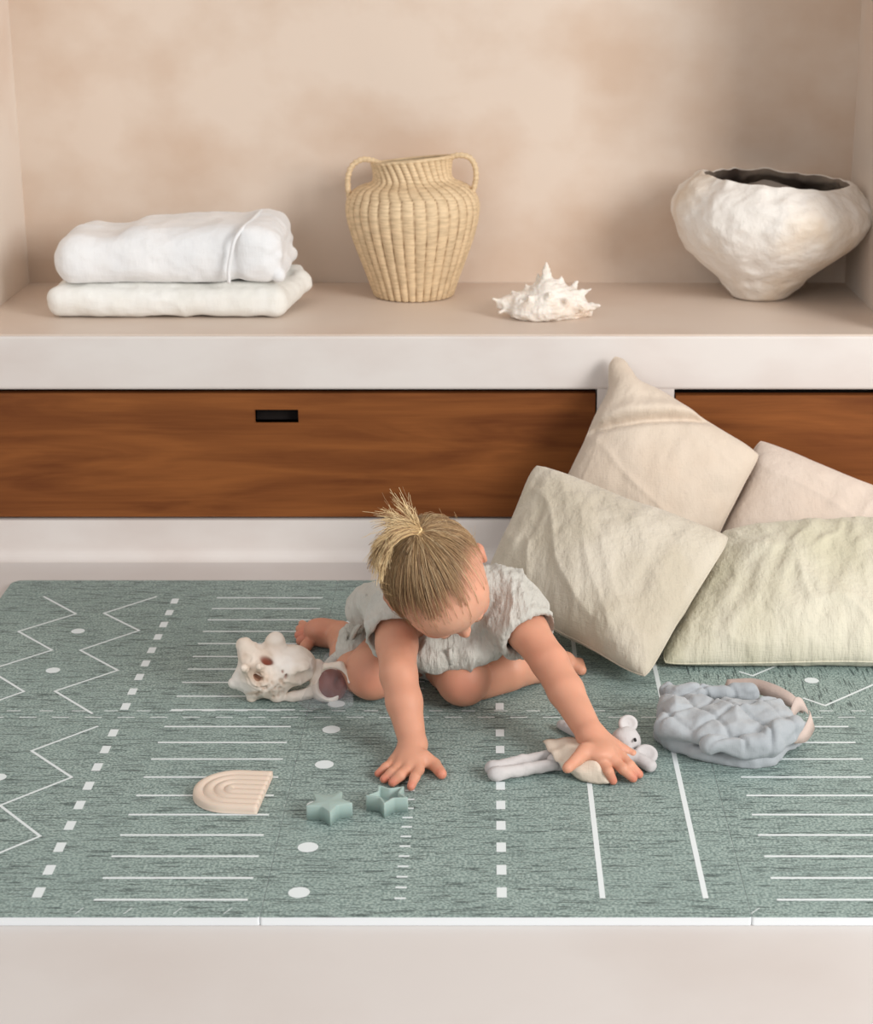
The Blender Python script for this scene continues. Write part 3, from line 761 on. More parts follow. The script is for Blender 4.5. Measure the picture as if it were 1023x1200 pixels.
# rainbow teether
A = G(265, 909, ZM); Bq = G(321, 911, ZM); Cq = G(300, 955, ZM)
ex = (Bq-A)[:2]; ex = ex/np.linalg.norm(ex); ey = (Bq-Cq)[:2]; Rr = np.linalg.norm(ey)/2; ey = ey/np.linalg.norm(ey)
# perpendicularise softly
ey = ey-ex*(ex@ey)*1; ey /= np.linalg.norm(ey)
mid = (Bq+Cq)[:2]/2; left = G(226, 932, ZM)[:2]
Ltot = (mid-left)@ex; Ls = max(Ltot-Rr, .01); cen2 = mid-ex*Ls
V = []; F = []
nr, na = 56, 40
cols = []
# parameter s along the arch: straight bottom -> half circle -> straight top ; r across
path = [(-1, x) for x in np.linspace(Ls, 0, 10)][:-1]+[(0, a) for a in np.linspace(-math.pi/2, math.pi/2, na)]+[(1, x) for x in np.linspace(0, Ls, 10)][1:]
def hgt(r):
    q = r/Rr*4.0; f = q-math.floor(q) if q < 4 else 0
    rid = abs(math.sin(math.pi*q))**.6
    return .0075+.0042*rid if r < Rr*.999 else .004
rs_ = np.linspace(0, Rr, nr)
for s_, v_ in path:
    for r in rs_:
        if s_ == 0: p = cen2+ex*(-math.cos(v_))*r+ey*(math.sin(v_))*r
        else: p = cen2+ex*v_+ey*s_*r
        V.append((p[0], p[1], ZG+hgt(r)))
n = nr; m = len(path)
for i in range(m-1):
    for j in range(n-1): F.append([i*n+j, i*n+j+1, (i+1)*n+j+1, (i+1)*n+j])
off = len(V)
for i in range(m): V.append((V[i*n+n-1][0], V[i*n+n-1][1], ZG))
for i in range(m-1): F.append([i*n+n-1, off+i, off+i+1, (i+1)*n+n-1])
o2 = len(V); V += [(V[j][0], V[j][1], ZG) for j in range(n)]+[(V[(m-1)*n+j][0], V[(m-1)*n+j][1], ZG) for j in range(n)]
for j in range(n-1): F.append([j, o2+j, o2+j+1, j+1]); F.append([(m-1)*n+j+1, o2+n+j+1, o2+n+j, (m-1)*n+j])
F.append([off+i for i in range(m)])
base = np.array([cen2[0], cen2[1], ZG])
o = mesh('rainbow_teether', V, F, M_teeth, None, base)
tag(o, 'sand-coloured ridged rainbow arch toy lying flat on the mat, left of the stars', 'toy')

def star(name, label, c, R, r, H, rot, hollow):
    pts = []
    for k in range(10):
        a = rot+k*math.pi/5; q = R if k % 2 == 0 else r; pts.append(np.array([q*math.cos(a), q*math.sin(a)]))
    def rnd(pts, s=.16):
        out = []
        for i, p in enumerate(pts):
            a = pts[i-1]; b_ = pts[(i+1) % len(pts)]
            for t in np.linspace(0, 1, 5):
                p0 = p+(a-p)*s; p1 = p+(b_-p)*s; out.append((1-t)**2*p0+2*t*(1-t)*p+t*t*p1)
        return out
    o_ = rnd(pts); n = len(o_); V = []; F = []
    def ring(ins, z):
        sc = 1-ins/(R*.62); k = len(V); V.extend([np.array([p[0]*sc, p[1]*sc, z]) for p in o_]); return k
    rings = [ring(0, 0), ring(0, H-.0012), ring(.0006, H-.0003), ring(.0014, H)]
    if hollow: rings += [ring(.0034, H), ring(.0042, H-.0008), ring(.0046, .006)]
    for a, b_ in zip(rings, rings[1:]):
        for k in range(n): F.append([a+k, a+(k+1) % n, b_+(k+1) % n, b_+k])
    cidx = len(V); V.append(np.array([0, 0, .006 if hollow else H]))
    for k in range(n): F.append([rings[-1]+k, rings[-1]+(k+1) % n, cidx])
    F.append([k for k in range(n)][::-1])
    o = mesh(name, np.array(V)+c, F, M_sage, None, c)
    tag(o, label, 'toy star')
    return o
def star_from(px, name, label, hollow):
    # px: five tips (top-left, top-right, right, bottom, left) of the top face
    H = .0215; W = [G(x, y, ZG+H) for x, y in px]; c = sum(W)/5; R = np.mean([np.linalg.norm(q-c) for q in W])
    a = math.atan2(*(W[3]-c)[[1, 0]]); c[2] = ZG
    return star(name, label, c, R, R*.52, H, a, hollow)
star_from([(366, 928), (401, 926), (414, 943), (387, 951), (359, 944)], 'star_block', 'solid sage green star toy nearest the rainbow toy', False)
star_from([(441, 920), (476, 921), (480, 934), (450, 942), (426, 932)], 'star_tray', "hollow sage green star toy touching the child's fingertips", True)

# ------------------------------------------------------------------ quilted bundle
M_quilt = mat('grey_blue_quilt', (172, 176, 179), .9, (161, 166, 170), 10, (1, 1, 1), 4, (.4, .65), .5, 60, (1, 1, 1), .003, weave=.2, wscale=600, sheen=.2, spec=.1)
M_trim = mat('blush_lining', (206, 188, 178), .9, (196, 176, 166), 10, (1, 1, 1), 4, (.4, .65), .4, 60, (1, 1, 1), .002, weave=.2, wscale=600, spec=.1)
qb = G(862, 880, ZG)
T = thing('quilted_bundle', 'crumpled grey-blue quilted fabric bundle on the mat in front of the pale green pillow', 'quilted bag', tuple(qb))
def Q_(px, py, z): return G(px, py, z)
g = SDF((Q_(745, 850, .03)[0], Q_(860, 905, .0)[1]-.02, ZG-.012), (Q_(975, 850, .03)[0], Q_(860, 790, .05)[1]+.06, .12), .0026)
# lower layer
g.chain([Q_(800, 874, .022), Q_(815, 882, .020), Q_(850, 889, .018), Q_(880, 891, .018), Q_(900, 889, .018)], [.010, .012, .0145, .0145, .012], .003)
g.chain([Q_(900, 888, .018), Q_(925, 872, .022), Q_(940, 854, .026)], [.012, .011, .009], .003)
g.ell(Q_(855, 866, .022), (.085, .055, .020), k=.004)
# left rolled lip
g.chain([Q_(777, 861, .022), Q_(797, 869, .024), Q_(822, 876, .026)], [.015, .016, .009], .003)
# upper puffed body
g.ell(Q_(850, 845, .052), (.090, .062, .026), k=.004)
g.ell(Q_(800, 840, .05), (.034, .06, .024), k=.012)
g.ell(Q_(895, 846, .048), (.038, .055, .024), k=.012)
g.cap(Q_(786, 815, .05), Q_(785, 850, .05), .020, .018, .01)
g.chain([Q_(835, 872, .047), Q_(870, 876, .046), Q_(905, 872, .045), Q_(925, 860, .05)], [.012, .014, .014, .014], .004)
g.cap(Q_(905, 858, .062), Q_(930, 850, .058), .012, .013, .008)
g.cap(Q_(800, 812, .062), Q_(880, 812, .060), .012, .012, .012)
g.ell(Q_(905, 833, .06), (.025, .03, .016), k=.012)

V, F = g.mesh(); V = relax(V, F, 3); N = normals(V, F)
# quilting: diamond stitch grooves
th = .55; xx = (V[:, 0]*math.cos(th)+V[:, 1]*math.sin(th)); yy_ = (-V[:, 0]*math.sin(th)+V[:, 1]*math.cos(th))
xx = xx+.012*vn(V, 20, 3); yy_ = yy_+.012*vn(V, 20, 4)
gx = np.abs(((xx/.044) % 1)-.5)*2; gy = np.abs(((yy_/.044) % 1)-.5)*2
qd = -np.exp(-((1-gx)/.16)**2)-np.exp(-((1-gy)/.16)**2)
topm = np.clip((V[:, 2]-.04)/.015, 0, 1)
V = V+N*(.0052*qd*topm*(.8+.5*vn(V, 14, 2))+.004*fbm(V, 26, 7)+.0035*ridge(V, 24, 9))[:, None]; V[:, 2] = np.maximum(V[:, 2], ZG)
mesh('quilted_cloth', V, F, M_quilt, T)
def strip(name, pts, w, m, parent, up=(0, 0, 1), th=.0012):
    """ribbon through world points, widths per point; thin solid"""
    W = crom(pts, 6); V = []; F = []
    for i, p in enumerate(W):
        ww = np.interp(i/(len(W)-1), np.linspace(0, 1, len(w)), w); u_ = np.array(up, float)
        V += [p-u_*ww/2, p+u_*ww/2]
    for i in range(len(W)-1): F.append([2*i, 2*i+2, 2*i+3, 2*i+1])
    o = mesh(name, V, F, m, parent); md = o.modifiers.new('t', 'SOLIDIFY'); md.thickness = th; return o
strip('lining_flap', [Q_(850, 802, .05), Q_(880, 803, .055), Q_(905, 810, .058), Q_(925, 820, .055), Q_(942, 832, .045)], [.018, .024, .024, .022, .012], M_trim, T, (.3, .35, .8))
strip('tie_strap', [Q_(928, 838, .05), Q_(934, 826, .062), Q_(941, 826, .060), Q_(947, 834, .045)], [.018, .024, .022, .01], M_trim, T, (-.2, .1, .9))
strip('tie_strap', [Q_(930, 868, .04), Q_(943, 862, .042), Q_(952, 846, .052), Q_(950, 838, .06)], [.012, .024, .030, .020], M_trim, T, (-.3, -.2, .9))
# stitched seam at the lip
tv, tf = tube_vf(crom([Q_(773, 862, .018), Q_(790, 874, .018), Q_(815, 884, .02), Q_(850, 884, .032), Q_(885, 886, .036)], 8), .0012, 6)

# ------------------------------------------------------------------ cloth mouse doll
M_doll = mat('grey_doll_cloth', (202, 197, 195), .9, (193, 188, 187), 14, (1, 1, 1), 4, (.4, .65), .4, 60, (1, 1, 1), .002, weave=.2, wscale=700, spec=.1)
M_dolld = mat('cream_doll_dress', (226, 211, 194), .9, (216, 200, 182), 14, (1, 1, 1), 4, (.4, .65), .5, 50, (1, 1, 1), .003, weave=.3, wscale=600, spec=.1)
M_black = mat('black_thread', (25, 24, 24), .6)
D_ = lambda px, py, z=.022: G(px, py, z)
db = D_(690, 892, ZG)
T = thing('mouse_doll', "grey cloth mouse doll in a cream dress under the child's hand", 'doll', tuple(db))
g = SDF((D_(560, 880)[0], D_(660, 922)[1], ZG-.01), (D_(780, 880)[0], D_(700, 830)[1]+.02, .085), .0018)
g.cap(D_(652, 893), D_(705, 880, .026), .014, .017, .01)     # body
g.cap(D_(708, 877, .026), D_(722, 872, .03), .010, .010, .008)
hc = D_(733, 868, .035)
g.ell(hc, (.021, .023, .021), k=.006)
g.cap(hc, D_(735, 852, .045), .015, .007, .010)               # muzzle towards the upper side
g.cap(D_(738, 883, .03), D_(762, 898, .02), .0085, .009, .006)  # arm
g.cap(D_(722, 888, .03), D_(742, 888, .026), .0085, .0085, .006)
g.cap(D_(694, 868, .024), D_(658, 849, .020), .0085, .0075, .006)
V, F = g.mesh(); V = relax(V, F, 2); N = normals(V, F); V = V+N*(.0008*fbm(V, 60, 5))[:, None]; V[:, 2] = np.maximum(V[:, 2], ZG)
mesh('doll_body', V, F, M_doll, T)
for (a, b_) in [((648, 884), (578, 900)), ((650, 896), (582, 907))]:
    g = SDF((D_(560, 880)[0], D_(660, 922)[1], ZG-.01), (D_(680, 880)[0], D_(640, 870)[1], .06), .0018)
    A_ = D_(*a, .022); B_ = D_(*b_, .022); g.chain([A_, A_*.5+B_*.5, B_], [.0085, .0088, .0098], .004); g.ell(B_, (.0125, .0095, .0095), k=.004)
    V, F = g.mesh(); V = relax(V, F, 2); V = V+normals(V, F)*(.0009*fbm(V, 70, 5))[:, None]; V[:, 2] = np.maximum(V[:, 2], ZG); mesh('leg', V, F, M_doll, T)
def ear(c, r, nrm, name='ear'):
    c = np.array(c); z = np.array(nrm, float); z /= np.linalg.norm(z); x = np.cross((0, 0, 1.), z); x /= np.linalg.norm(x); y = np.cross(z, x)
    R = np.stack([x, y, z], 1); g = SDF(c-.035, c+.035, .0014)
    g.ell(c, (r, r*.9, .006), R, 0); g.ell(c+z*.0065, (r*.75, r*.68, .0055), R, .002, 's')
    V, F = g.mesh(); V = relax(V, F, 1); V[:, 2] = np.maximum(V[:, 2], ZG); return mesh(name, V, F, M_doll, T)
ear(D_(736, 848, .058), .0145, (.15, -.75, .5)); ear(D_(757, 884, .028), .0175, (.1, -.6, .7))
tv, tf = tube_vf([D_(739, 842, .055), D_(741, 848, .05)], [.003, .002], 8); mesh('nose', tv, tf, M_black, T)
tv, tf = tube_vf([D_(744, 866, .046), D_(744.6, 868, .046)], [.002, .002], 8); mesh('eye', tv, tf, M_black, T)
# dress: flared sheet draped over the body
sh = [D_(636, 869, .030), D_(660, 866, .040), D_(690, 862, .046), D_(716, 862, .040)]
lo_ = [D_(664, 905, .0155), D_(684, 915, .0155), D_(714, 919, .0155), D_(726, 900, .02)]
ctr = [D_(650, 889, .036), D_(666, 889, .040), D_(696, 888, .045), D_(718, 880, .042)]
V = []; F = []; nu, nv_ = 28, 24
for i in range(nu):
    t = i/(nu-1); top_ = np.array([np.interp(t, [0, .33, .66, 1], [p[q] for p in sh]) for q in range(3)]); bo = np.array([np.interp(t, [0, .33, .66, 1], [p[q] for p in lo_]) for q in range(3)]); ce = np.array([np.interp(t, [0, .33, .66, 1], [p[q] for p in ctr]) for q in range(3)])
    for j in range(nv_):
        s_ = j/(nv_-1); p = (1-s_)**2*top_+2*s_*(1-s_)*(2*ce-.5*top_-.5*bo)+s_**2*bo
        p = p+np.array([0, 0, .0022*math.sin(j*.9+i*.25)*(1-t)+.001*math.sin(i*.8)]); V.append(p)
for i in range(nu-1):
    for j in range(nv_-1): F.append([i*nv_+j, (i+1)*nv_+j, (i+1)*nv_+j+1, i*nv_+j+1])
V = np.array(V); V[:, 2] = np.maximum(V[:, 2], ZG+.001)
o = mesh('doll_dress', V, F, M_dolld, T); md = o.modifiers.new('t', 'SOLIDIFY'); md.thickness = .0016; md.offset = 0

# ------------------------------------------------------------------ the child
hipL = P(528, 752, 2.78); hipR = P(478, 752, 2.78)      # L = child's left = image right
kneeL = G(543, 795, .056); kneeR = G(436, 788, .056)
pel = P(502, 742, 2.80); belly = P(508, 728, 2.72); chest = P(518, 712, 2.655)
shL = P(592, 704, 2.61); shR = P(463, 722, 2.60); neck = P(527, 700, 2.60)
elL = P(644, 776, 2.50); wrL = G(692, 861, .056)
elR = P(467, 790, 2.48); wrR = G(484, 873, .036)
HC = P(512, 679, 2.50)
vdir = ray(512, 679); vdir /= np.linalg.norm(vdir)
rt = np.array([1., 0, 0]); upi = np.cross(rt, vdir); upi /= np.linalg.norm(upi)
Fh = .47*rt-.88*upi+(-vdir)*.09; Fh /= np.linalg.norm(Fh)
Uh = -vdir-Fh*((-vdir)@Fh); Uh /= np.linalg.norm(Uh)
Sh = np.cross(Fh, Uh)          # child's left side or right side; image-right-up side used for the visible ear
if Sh@rt < 0: Sh = -Sh
RH = np.stack([Sh, Fh, Uh], 1)  # columns: side, forward, up
def H(s, f, u): return HC+Sh*s+Fh*f+Uh*u
child = thing('person', 'toddler with blonde ponytail and grey linen dress, sitting on the mat leaning on both hands', 'person', (float(pel[0]), float(pel[1]), ZG))
g = SDF((-.34, 2.24, -.004), (.27, 2.94, .39), .0021)
# trunk
g.chain([pel, belly, chest], [.070, .072, .066], .02)
g.cap(hipL, hipR, .06, .06, .02)
g.cap(shL, shR, .036, .036, .025); g.cap(chest, neck, .055, .034, .02)
g.cap(neck, H(0, -.03, -.045), .032, .036, .015)
# arms
g.chain([shL, (shL+elL)/2, elL], [.036, .030, .027], .012); g.chain([elL, elL*.6+wrL*.4, wrL], [.027, .026, .0195], .008)
g.chain([shR, (shR+elR)/2, elR], [.036, .030, .027], .012); g.chain([elR, elR*.6+wrR*.4, wrR], [.027, .026, .0195], .008)
# legs: thigh forward to the knee, calf folded back outside
ankL = G(632, 782, .036); calfL = G(594, 783, .054)
g.chain([hipL, hipL*.5+kneeL*.5, kneeL], [.058, .052, .043], .015)
g.chain([kneeL+np.array([.026, .03, -.012]), calfL], [.034, .037], .001); g.chain([calfL, ankL], [.036, .023], .004)
footL = G(662, 776, .03); g.chain([ankL, footL], [.023, .018], .01)
ankR = G(400, 748, .036); calfR = G(414, 768, .05)
g.chain([hipR, hipR*.5+kneeR*.5, kneeR], [.058, .052, .043], .015)
g.chain([kneeR+np.array([-.026, .03, -.01]), calfR], [.034, .037], .001); g.chain([calfR, ankR], [.034, .024], .01)
heel = G(399, 744, .034); ball = G(370, 743, .034)
g.chain([heel, G(382, 742, .036), ball], [.024, .022, .019], .01)
g.ell(G(371, 737, .046), (.020, .022, .016), k=.01)
for i, (tx, ty, tz) in enumerate([(358, 758, .021), (352, 751, .022), (350, 744, .026), (351, 737, .030), (354, 731, .034)]):
    g.cap(ball+np.array([.0, 0, 0]), G(tx, ty, tz), .009, (.0105, .008, .0076, .0072, .0068)[i], .002)
# left foot toes (behind the left forearm)
for i in range(5): g.cap(footL, footL+np.array([.026, -.014+.009*i, -.008]), .010, .0085-.0006*i, .004)
# hands: wrist, knuckles, then each finger's joints
def hand(wr, palm_c, palm_r, knuckles, tips, thumb, zf, lift):
    for kx, lf in zip(knuckles, lift):
        g.cap(wr, G(kx[0], kx[1], zf+lf), .0175, .0092, .007)
    g.ell(palm_c, palm_r, k=.008)
    for (kx, mx, tx), lf, rf in zip(tips, lift, (.0074, .0078, .0076, .0068)):
        k_ = G(kx[0], kx[1], zf+lf); t_ = G(tx[0], tx[1], ZG+.0066); m_ = G(mx[0], mx[1], (zf+lf)*.5+(ZG+.0085)*.5+.0035)
        g.cap(k_, m_, rf+.0008, rf, .003); g.cap(m_, t_, rf, rf-.0013, .0025)
    (b0, b1, b2) = thumb
    g.cap(b0, b1, .0125, .0092, .006); g.cap(b1, b2, .0092, .0078, .003)
# right hand: index, middle, ring, pinky
hand(wrR, G(483, 889, .026), (.022, .020, .012), [(490, 902), (478, 902), (468, 899), (461, 893)],
     [((490, 902), (486, 911), (481.5, 922)), ((478, 901), (469, 909), (460, 917)), ((468, 898), (459, 906), (450, 913)), ((461, 893), (452, 899), (443, 906.5))],
     (G(497, 889, .028), G(509, 896, .022), G(517.5, 907, ZG+.0075)), .019, (.004, .005, .004, .002))
hand(wrL, G(700, 880, .050), (.023, .021, .012), [(704, 893), (719, 892), (727, 887), (731, 880)],
     [((704, 893), (713, 904), (718.5, 915)), ((719, 891), (730, 901), (742, 912)), ((727, 886), (738, 897), (749, 907.5)), ((731, 879), (741, 884), (750, 893))],
     (G(686, 880, .052), G(676, 890, .048), G(665, 900, .044)), .032, (.006, .008, .006, .004))
# head
def HR(c, r, k=.01, op='u', rot=None): g.ell(c, r, RH if rot is None else rot, k, op)
HR(H(0, -.006, .008), (.0715, .083, .076), .015)
HR(H(0, .018, -.03), (.060, .060, .06), .02)
HR(H(0, .045, .012), (.056, .034, .045), .02)          # forehead
for s in (-1, 1): HR(H(.032*s, .048, -.042), (.024, .026, .026), .014)   # cheeks
HR(H(0, .050, -.072), (.022, .022, .018), .012)        # chin
g.cap(H(0, .074, -.016), H(0, .087, -.034), .006, .0068, .008)  # nose
for s in (-1, 1): HR(H(.006*s, .083, -.036), (.0045, .005, .0045), .004)
for s in (-1, 1):                                       # eye sockets and lids
    HR(H(.026*s, .082, -.012), (.014, .008, .008), .006, 's'); HR(H(.026*s, .070, -.013), (.012, .011, .009), .003)
HR(H(0, .074, -.056), (.016, .010, .0045), .003); HR(H(0, .073, -.063), (.013, .010, .005), .003)   # lips
for s in (-1, 1):                                       # ears
    HR(H(.075*s, -.006, -.018), (.009, .016, .022), .004); HR(H(.083*s, -.001, -.018), (.005, .009, .014), .003, 's')
V, F = g.mesh(); V = relax(V, F, 2, .45)
V[:, 2] = np.maximum(V[:, 2], ZG)
# skin tone by place: redder at fingertips, knees, nose and toes; scalp toned by fine hair roots
base_c = np.array(lin((209, 151, 124))[:3]); red = np.array(lin((202, 116, 96))[:3]); pale = np.array(lin((226, 180, 154))[:3]); scalp = np.array(lin((150, 112, 84))[:3])
C = np.tile(base_c, (len(V), 1))
def blend(c, r, tgt, k):
    global C
    wgt_ = np.exp(-((V-np.array(c))**2).sum(1)/r**2)[:, None]*k; C = C*(1-wgt_)+tgt*wgt_
for (x, y) in [(481, 922), (460, 918), (450, 914), (443, 907), (517, 908), (718, 915), (742, 912), (749, 907), (750, 893), (664, 901)]: blend(G(x, y, .02), .009, red, .75)
for c in (kneeL, kneeR): blend(c+np.array([0, -.03, 0]), .03, red, .35)
blend(ball, .03, red, .6); blend(G(354, 747, .024), .02, red, .7); blend(H(0, .1, -.036), .012, red, .5)
for s in (-1, 1): blend(H(.035*s, .07, -.045), .02, red, .5); blend(H(.08*s, -.006, -.018), .018, red, .5)
blend(elL, .03, red, .2); blend(wrL, .02, red, .2); blend(H(0, .08, .02), .05, pale, .6)
L_ = (V-HC)@RH
hl = .054-1.25*np.clip(L_[:, 0]-.018, 0, 1)-1.0*np.clip(-L_[:, 0]-.03, 0, 1)      # hairline in f, receding at the temples
inh = (np.clip((hl-L_[:, 1])/.03, 0, 1)*np.clip((L_[:, 2]+.02+.5*np.clip(-L_[:, 1], 0, .1)*1.3)/.02, 0, 1)*(np.linalg.norm(V-HC, axis=1) < .105))[:, None]
C = C*(1-inh*.9)+scalp*inh*.9
C = C*(1+.05*vn(V, 60, 3))[:, None]
M_skin = mat('skin', (0, 0, 0), .5, attr=True, sub=.25, subr=(.012, .005, .003), bump=.15, bscale=300, bdist=.0006, spec=.35)
body = mesh('body', V, F, M_skin, child, col=C)
# eyes: closed lids' lash lines
M_lash = mat('eyelashes', (150, 112, 86), .7)
for s in (-1, 1):
    tv, tf = tube_vf([H((.017+.0045*i)*s, .0815-.0014*abs(i-2), -.020+.0006*abs(i-2)**2) for i in range(5)], .0005, 6)
    mesh('eyelashes', tv, tf, M_lash, child)
# fingernails
M_nail = mat('nail', (232, 176, 160), .3)

# dress
M_dress = mat('grey_linen_dress', (201, 198, 190), .92, (190, 187, 178), 14, (1, 1, 1), 5, (.4, .65), 1, 55, (1.3, .6, .5), .010, weave=.4, wscale=600, sheen=.15, spec=.1)
g = SDF((-.24, 2.42, .0), (.20, 2.96, .33), .0024)
g.chain([pel, belly, chest], [.083, .083, .078], .02)
g.cap(hipL, hipR, .072, .072, .02)
g.cap(shL*.85+shR*.15, shR*.85+shL*.15, .047, .047, .02); g.cap(chest, chest*.35+neck*.65, .066, .052, .02)
# skirt spreading over the thighs
for hp, kn in ((hipL, kneeL), (hipR, kneeR)):
    e = hp*.58+kn*.42; dn = (kn-hp)/np.linalg.norm(kn-hp); g.cap(hp, kn, .070, .066, .015, cut=(e, dn))
g.ell(P(415, 757, 2.70), (.040, .055, .03), k=.015)
g.ell(pel+np.array([0, .05, -.03]), (.15, .09, .05), k=.02)
g.chain([P(470, 757, 2.585), P(510, 767, 2.575), P(545, 767, 2.575), P(590, 748, 2.585)], [.018, .022, .022, .02], .012)
g.cap(P(520, 745, 2.62), P(580, 735, 2.62), .045, .04, .02)
# sleeves
dL = (elL-shL)/np.linalg.norm(elL-shL); dR = (elR-shR)/np.linalg.norm(elR-shR)
eL = shL+dL*.078; eR = shR+dR*.048
g.cap(shL+np.array([-.008, 0, .006]), shL+dL*.12, .050, .044, .012, cut=(eL, dL))
g.cap(shR+np.array([.004, 0, .004]), shR+dR*.12, .047, .050, .012, cut=(eR, dR))
g.ell(P(441, 706, 2.65), (.036, .045, .03), k=.015)
g.ell(P(425, 712, 2.68), (.026, .04, .024), k=.012)
# rolled cuffs and hollow openings
for e, d_, r in ((eL, dL, .043), (eR, dR, .0455)):
    x_ = np.cross(d_, (0, 0, 1.)); x_ /= np.linalg.norm(x_); y_ = np.cross(d_, x_)
    ring = [e-d_*.004+(r+.002*math.sin(5*a))*(math.cos(a)*x_+math.sin(a)*y_) for a in np.linspace(0, 2*math.pi, 25)]
    for a, b_ in zip(ring, ring[1:]): g.cap(a, b_, .0034, .0034, .004)
    g.cap(e-d_*.02, e+d_*.03, .040, .042, .003, 's')
g.cap(H(0, 0, 0), H(0, -.01, -.05), .082, .06, .004, 's')
V, F = g.mesh(); V = relax(V, F, 2); N = normals(V, F)
sw_ = V+.015*np.stack([vn(V, 18, 1), vn(V, 18, 2), vn(V, 18, 3)], 1)
V = V+N*(.0050*ridge(sw_*np.array([1, .4, .35]), 42, 21)+.0025*fbm(V, 20, 30)+.0016*ridge(sw_*np.array([1, .5, .5]), 90, 5))[:, None]
V[:, 2] = np.maximum(V[:, 2], ZG+.001)
dress = mesh('dress', V, F, M_dress, child)
# small placket strip at the hem front and a trailing waist tie
tie = [P(428, 722, 2.66), P(418, 735, 2.66), P(412, 748, 2.67), P(402, 762, 2.665), P(391, 772, 2.66), P(380, 785, 2.66)]
tv, tf = tube_vf(crom(tie, 8), np.interp(np.linspace(0, 1, 41), [0, .25, .45, .8, 1], [.010, .008, .011, .014, .016]), 16, flat=.5)
tv = np.array(tv); tv += (.0025*ridge(tv, 45, 3))[:, None]*np.array([.5, -.5, .5]); tv[:, 2] = np.maximum(tv[:, 2], ZG+.001)
mesh('waist_tie', tv, tf, M_dress, child)
tie2 = [P(405, 742, 2.68), P(414, 750, 2.665), P(411, 758, 2.66), P(403, 754, 2.66), P(405, 742, 2.67)]
tv, tf = tube_vf(crom(tie2, 6), .0055, 10, flat=.6); mesh('tie_knot', tv, tf, M_dress, child)
tv, tf = tube_vf([P(527, 760, 2.553), P(527.5, 770, 2.552), P(528, 778, 2.555)], .0035, 8); mesh('placket', tv, tf, M_dress, child)

# hair
M_hair = mat('hair', (0, 0, 0), .45, attr=True, spec=.4)
cdark = np.array(lin((90, 66, 47))[:3]); cmid = np.array(lin((160, 126, 92))[:3]); cgold = np.array(lin((222, 188, 136))[:3]); cpale = np.array(lin((244, 222, 178))[:3])
tie_l = np.array([.007, -.058, .060])
tie_dir = tie_l/np.linalg.norm(tie_l)
EL = np.array([.0735, .0865, .079]); EC = np.array([0, -.006, .008])
def scalp_pt(d, lift):
    d = d/np.linalg.norm(d); k = 1/np.sqrt(((d/EL)**2).sum()); return EC+d*(k+lift)
HV = []; HF = []; HCc = []
def strand(pts, r0, r1, c0, c1):
    base_i = len(HV); m = len(pts)
    for i, p in enumerate(pts):
        t = (pts[min(i+1, m-1)]-pts[max(i-1, 0)]); t = t/(np.linalg.norm(t)+1e-9)
        a = np.cross(t, [.3, .5, .8]); a /= np.linalg.norm(a)+1e-9; b_ = np.cross(t, a); r = r0+(r1-r0)*i/(m-1); cc = c0+(c1-c0)*i/(m-1)
        for k in range(3):
            HV.append(p+r*(math.cos(k*2.094)*a+math.sin(k*2.094)*b_)); HCc.append(cc)
    for i in range(m-1):
        for k in range(3): HF.append([base_i+i*3+k, base_i+i*3+(k+1) % 3, base_i+(i+1)*3+(k+1) % 3, base_i+(i+1)*3+k])
rng = np.random.RandomState(5)
cnt = 0
td = (tie_l-EC); tdn = td/np.linalg.norm(td)
while cnt < 5200:
    d = rng.normal(size=3); d /= np.linalg.norm(d); p = scalp_pt(d, 0)
    hl_ = .060-1.25*max(p[0]-.02, 0)-1.0*max(-p[0]-.03, 0)
    if p[1] > hl_+rng.normal()*.010: continue
    if p[2] < -.035-.6*max(-p[1], 0): continue
    if p[1] > hl_-.03 and rng.rand() < .5: continue
    cnt += 1
    ang = math.acos(max(-1, min(1, d@tdn))); n_ = 9; pts = []
    ww = rng.normal()*.25; lift = abs(rng.normal())*.0022+.001
    side = np.cross(d, tdn); side /= np.linalg.norm(side)+1e-9
    end = tdn+rng.normal(size=3)*.05
    for k in range(n_):
        t = k/(n_-1); dd = (math.sin((1-t)*ang)*d+math.sin(t*ang)*tdn)/max(math.sin(ang), 1e-3)
        dd = dd+side*ww*.12*math.sin(math.pi*t)
        q = scalp_pt(dd, lift*math.sin(math.pi*min(t*1.2, 1))+.0008+.004*t**6)
        pts.append(H(*q)+rng.normal(size=3)*.0002)
    u_ = rng.rand(); gold = max(0, 1-abs(ang-.0)/.9)
    c0 = cdark*(1-u_*.7)+cmid*u_*.7; c1 = cmid*(1-u_)+cgold*u_
    if rng.rand() < .15: c0 = cmid; c1 = cpale
    if p[1] > hl_-.02: c0 = cmid
    strand(pts, .00022, .00045, c0, c1)
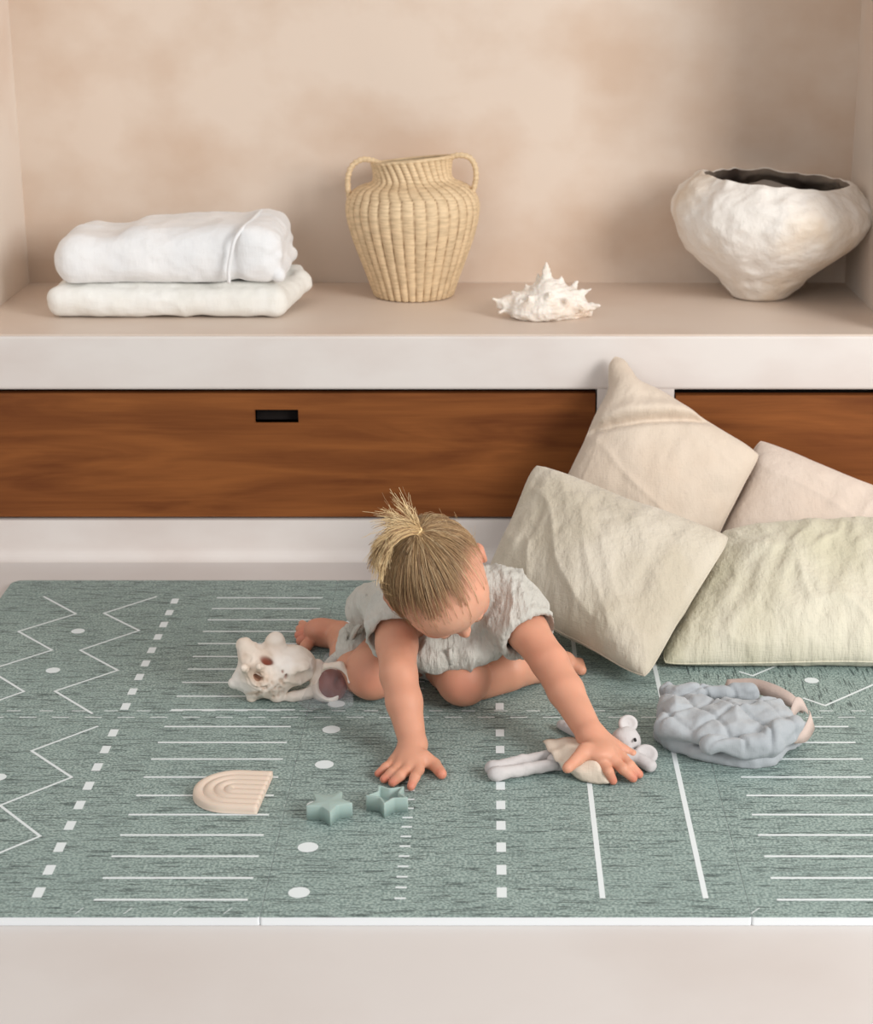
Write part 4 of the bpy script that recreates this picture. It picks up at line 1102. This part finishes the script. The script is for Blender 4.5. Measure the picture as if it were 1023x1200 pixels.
# ponytail: short fountain falling to the child's right, a few hairs standing up
tb = H(*(scalp_pt(tdn, .006)))
outw = Uh*.55+(-Fh)*.45; outw /= np.linalg.norm(outw)
def img(dx, dy, toward): return (rt*dx-upi*dy)/805.0+(-vdir)*toward       # offset in picture-plane metres
for k in range(1500):
    u_ = rng.rand(); kind = rng.rand()
    if kind < .72:      # fall down-left
        cl = rng.randint(9); e_ = [(-50, 52), (-42, 58), (-54, 40), (-38, 46), (-48, 30), (-34, 34), (-52, 22), (-30, 22), (-44, 44)][cl]; tgt = img(e_[0]+rng.normal()*2.2, e_[1]+rng.normal()*4, .004+.003*cl+.004*rng.rand()); mid_ = img(-33+rng.normal()*2.5-e_[0]*.08-4, -4+cl*1.2+rng.normal()*3, .034+.010*rng.rand()); L1 = rng.uniform(.75, 1.03)
    elif kind < .93:    # fans to the left/up
        tgt = img(-38+rng.normal()*9, -6+rng.normal()*12, .02); mid_ = img(-20+rng.normal()*5, -12+rng.normal()*5, .03); L1 = rng.uniform(.6, 1.05)
    else:
        tgt = img(-20+rng.normal()*9, -36+rng.normal()*7, .0+.02*rng.rand()); mid_ = img(-6+rng.normal()*4, -14, .02); L1 = rng.uniform(.5, 1.05)
    j0 = rng.normal(size=3)*.0022; pts = []
    for q in range(9):
        t = q/8*L1; pts.append(tb+j0*(1-t*.3)+outw*.0*t+2*t*(1-t)*mid_*1.15+t*t*tgt+rng.normal(size=3)*.0003)
    c0 = cgold*(1-u_*.3)+cmid*u_*.3; c1 = cgold*(1-u_)*.8+cpale*(.2+.8*u_)
    if rng.rand() < .25: c0 = cmid; c1 = cmid
    strand(pts, .00045, .00025, c0, c1)
# flyaway wisps
for k in range(60):
    a = rng.rand()*2*math.pi; d = np.array([math.cos(a)*.9, math.sin(a)*.9, .3+rng.rand()*.5]); p0 = scalp_pt(d, 0)
    if p0[1] > 0 or p0[2] < .02: continue
    e = scalp_pt(d, .010+.012*rng.rand())-tdn*0+np.array([0, -.02, 0])*rng.rand()
    strand([H(*p0), H(*((p0+e)/2+.004)), H(*e)], .0002, .00012, cmid, cgold)
hair = mesh('hair', np.array(HV), HF, M_hair, child, col=np.array(HCc))
M_tie = mat('hair_elastic', (238, 214, 160), .6)
x_ = np.cross(tdn, (0, 0, 1.)); x_ /= np.linalg.norm(x_); y_ = np.cross(tdn, x_)
ringp = [H(*(scalp_pt(tdn, .005)+.0055*(math.cos(a)*x_+math.sin(a)*y_))) for a in np.linspace(0, 2*math.pi, 20)]
tv, tf = tube_vf(ringp, .0018, 8); mesh('hair_tie', tv, tf, M_tie, child)
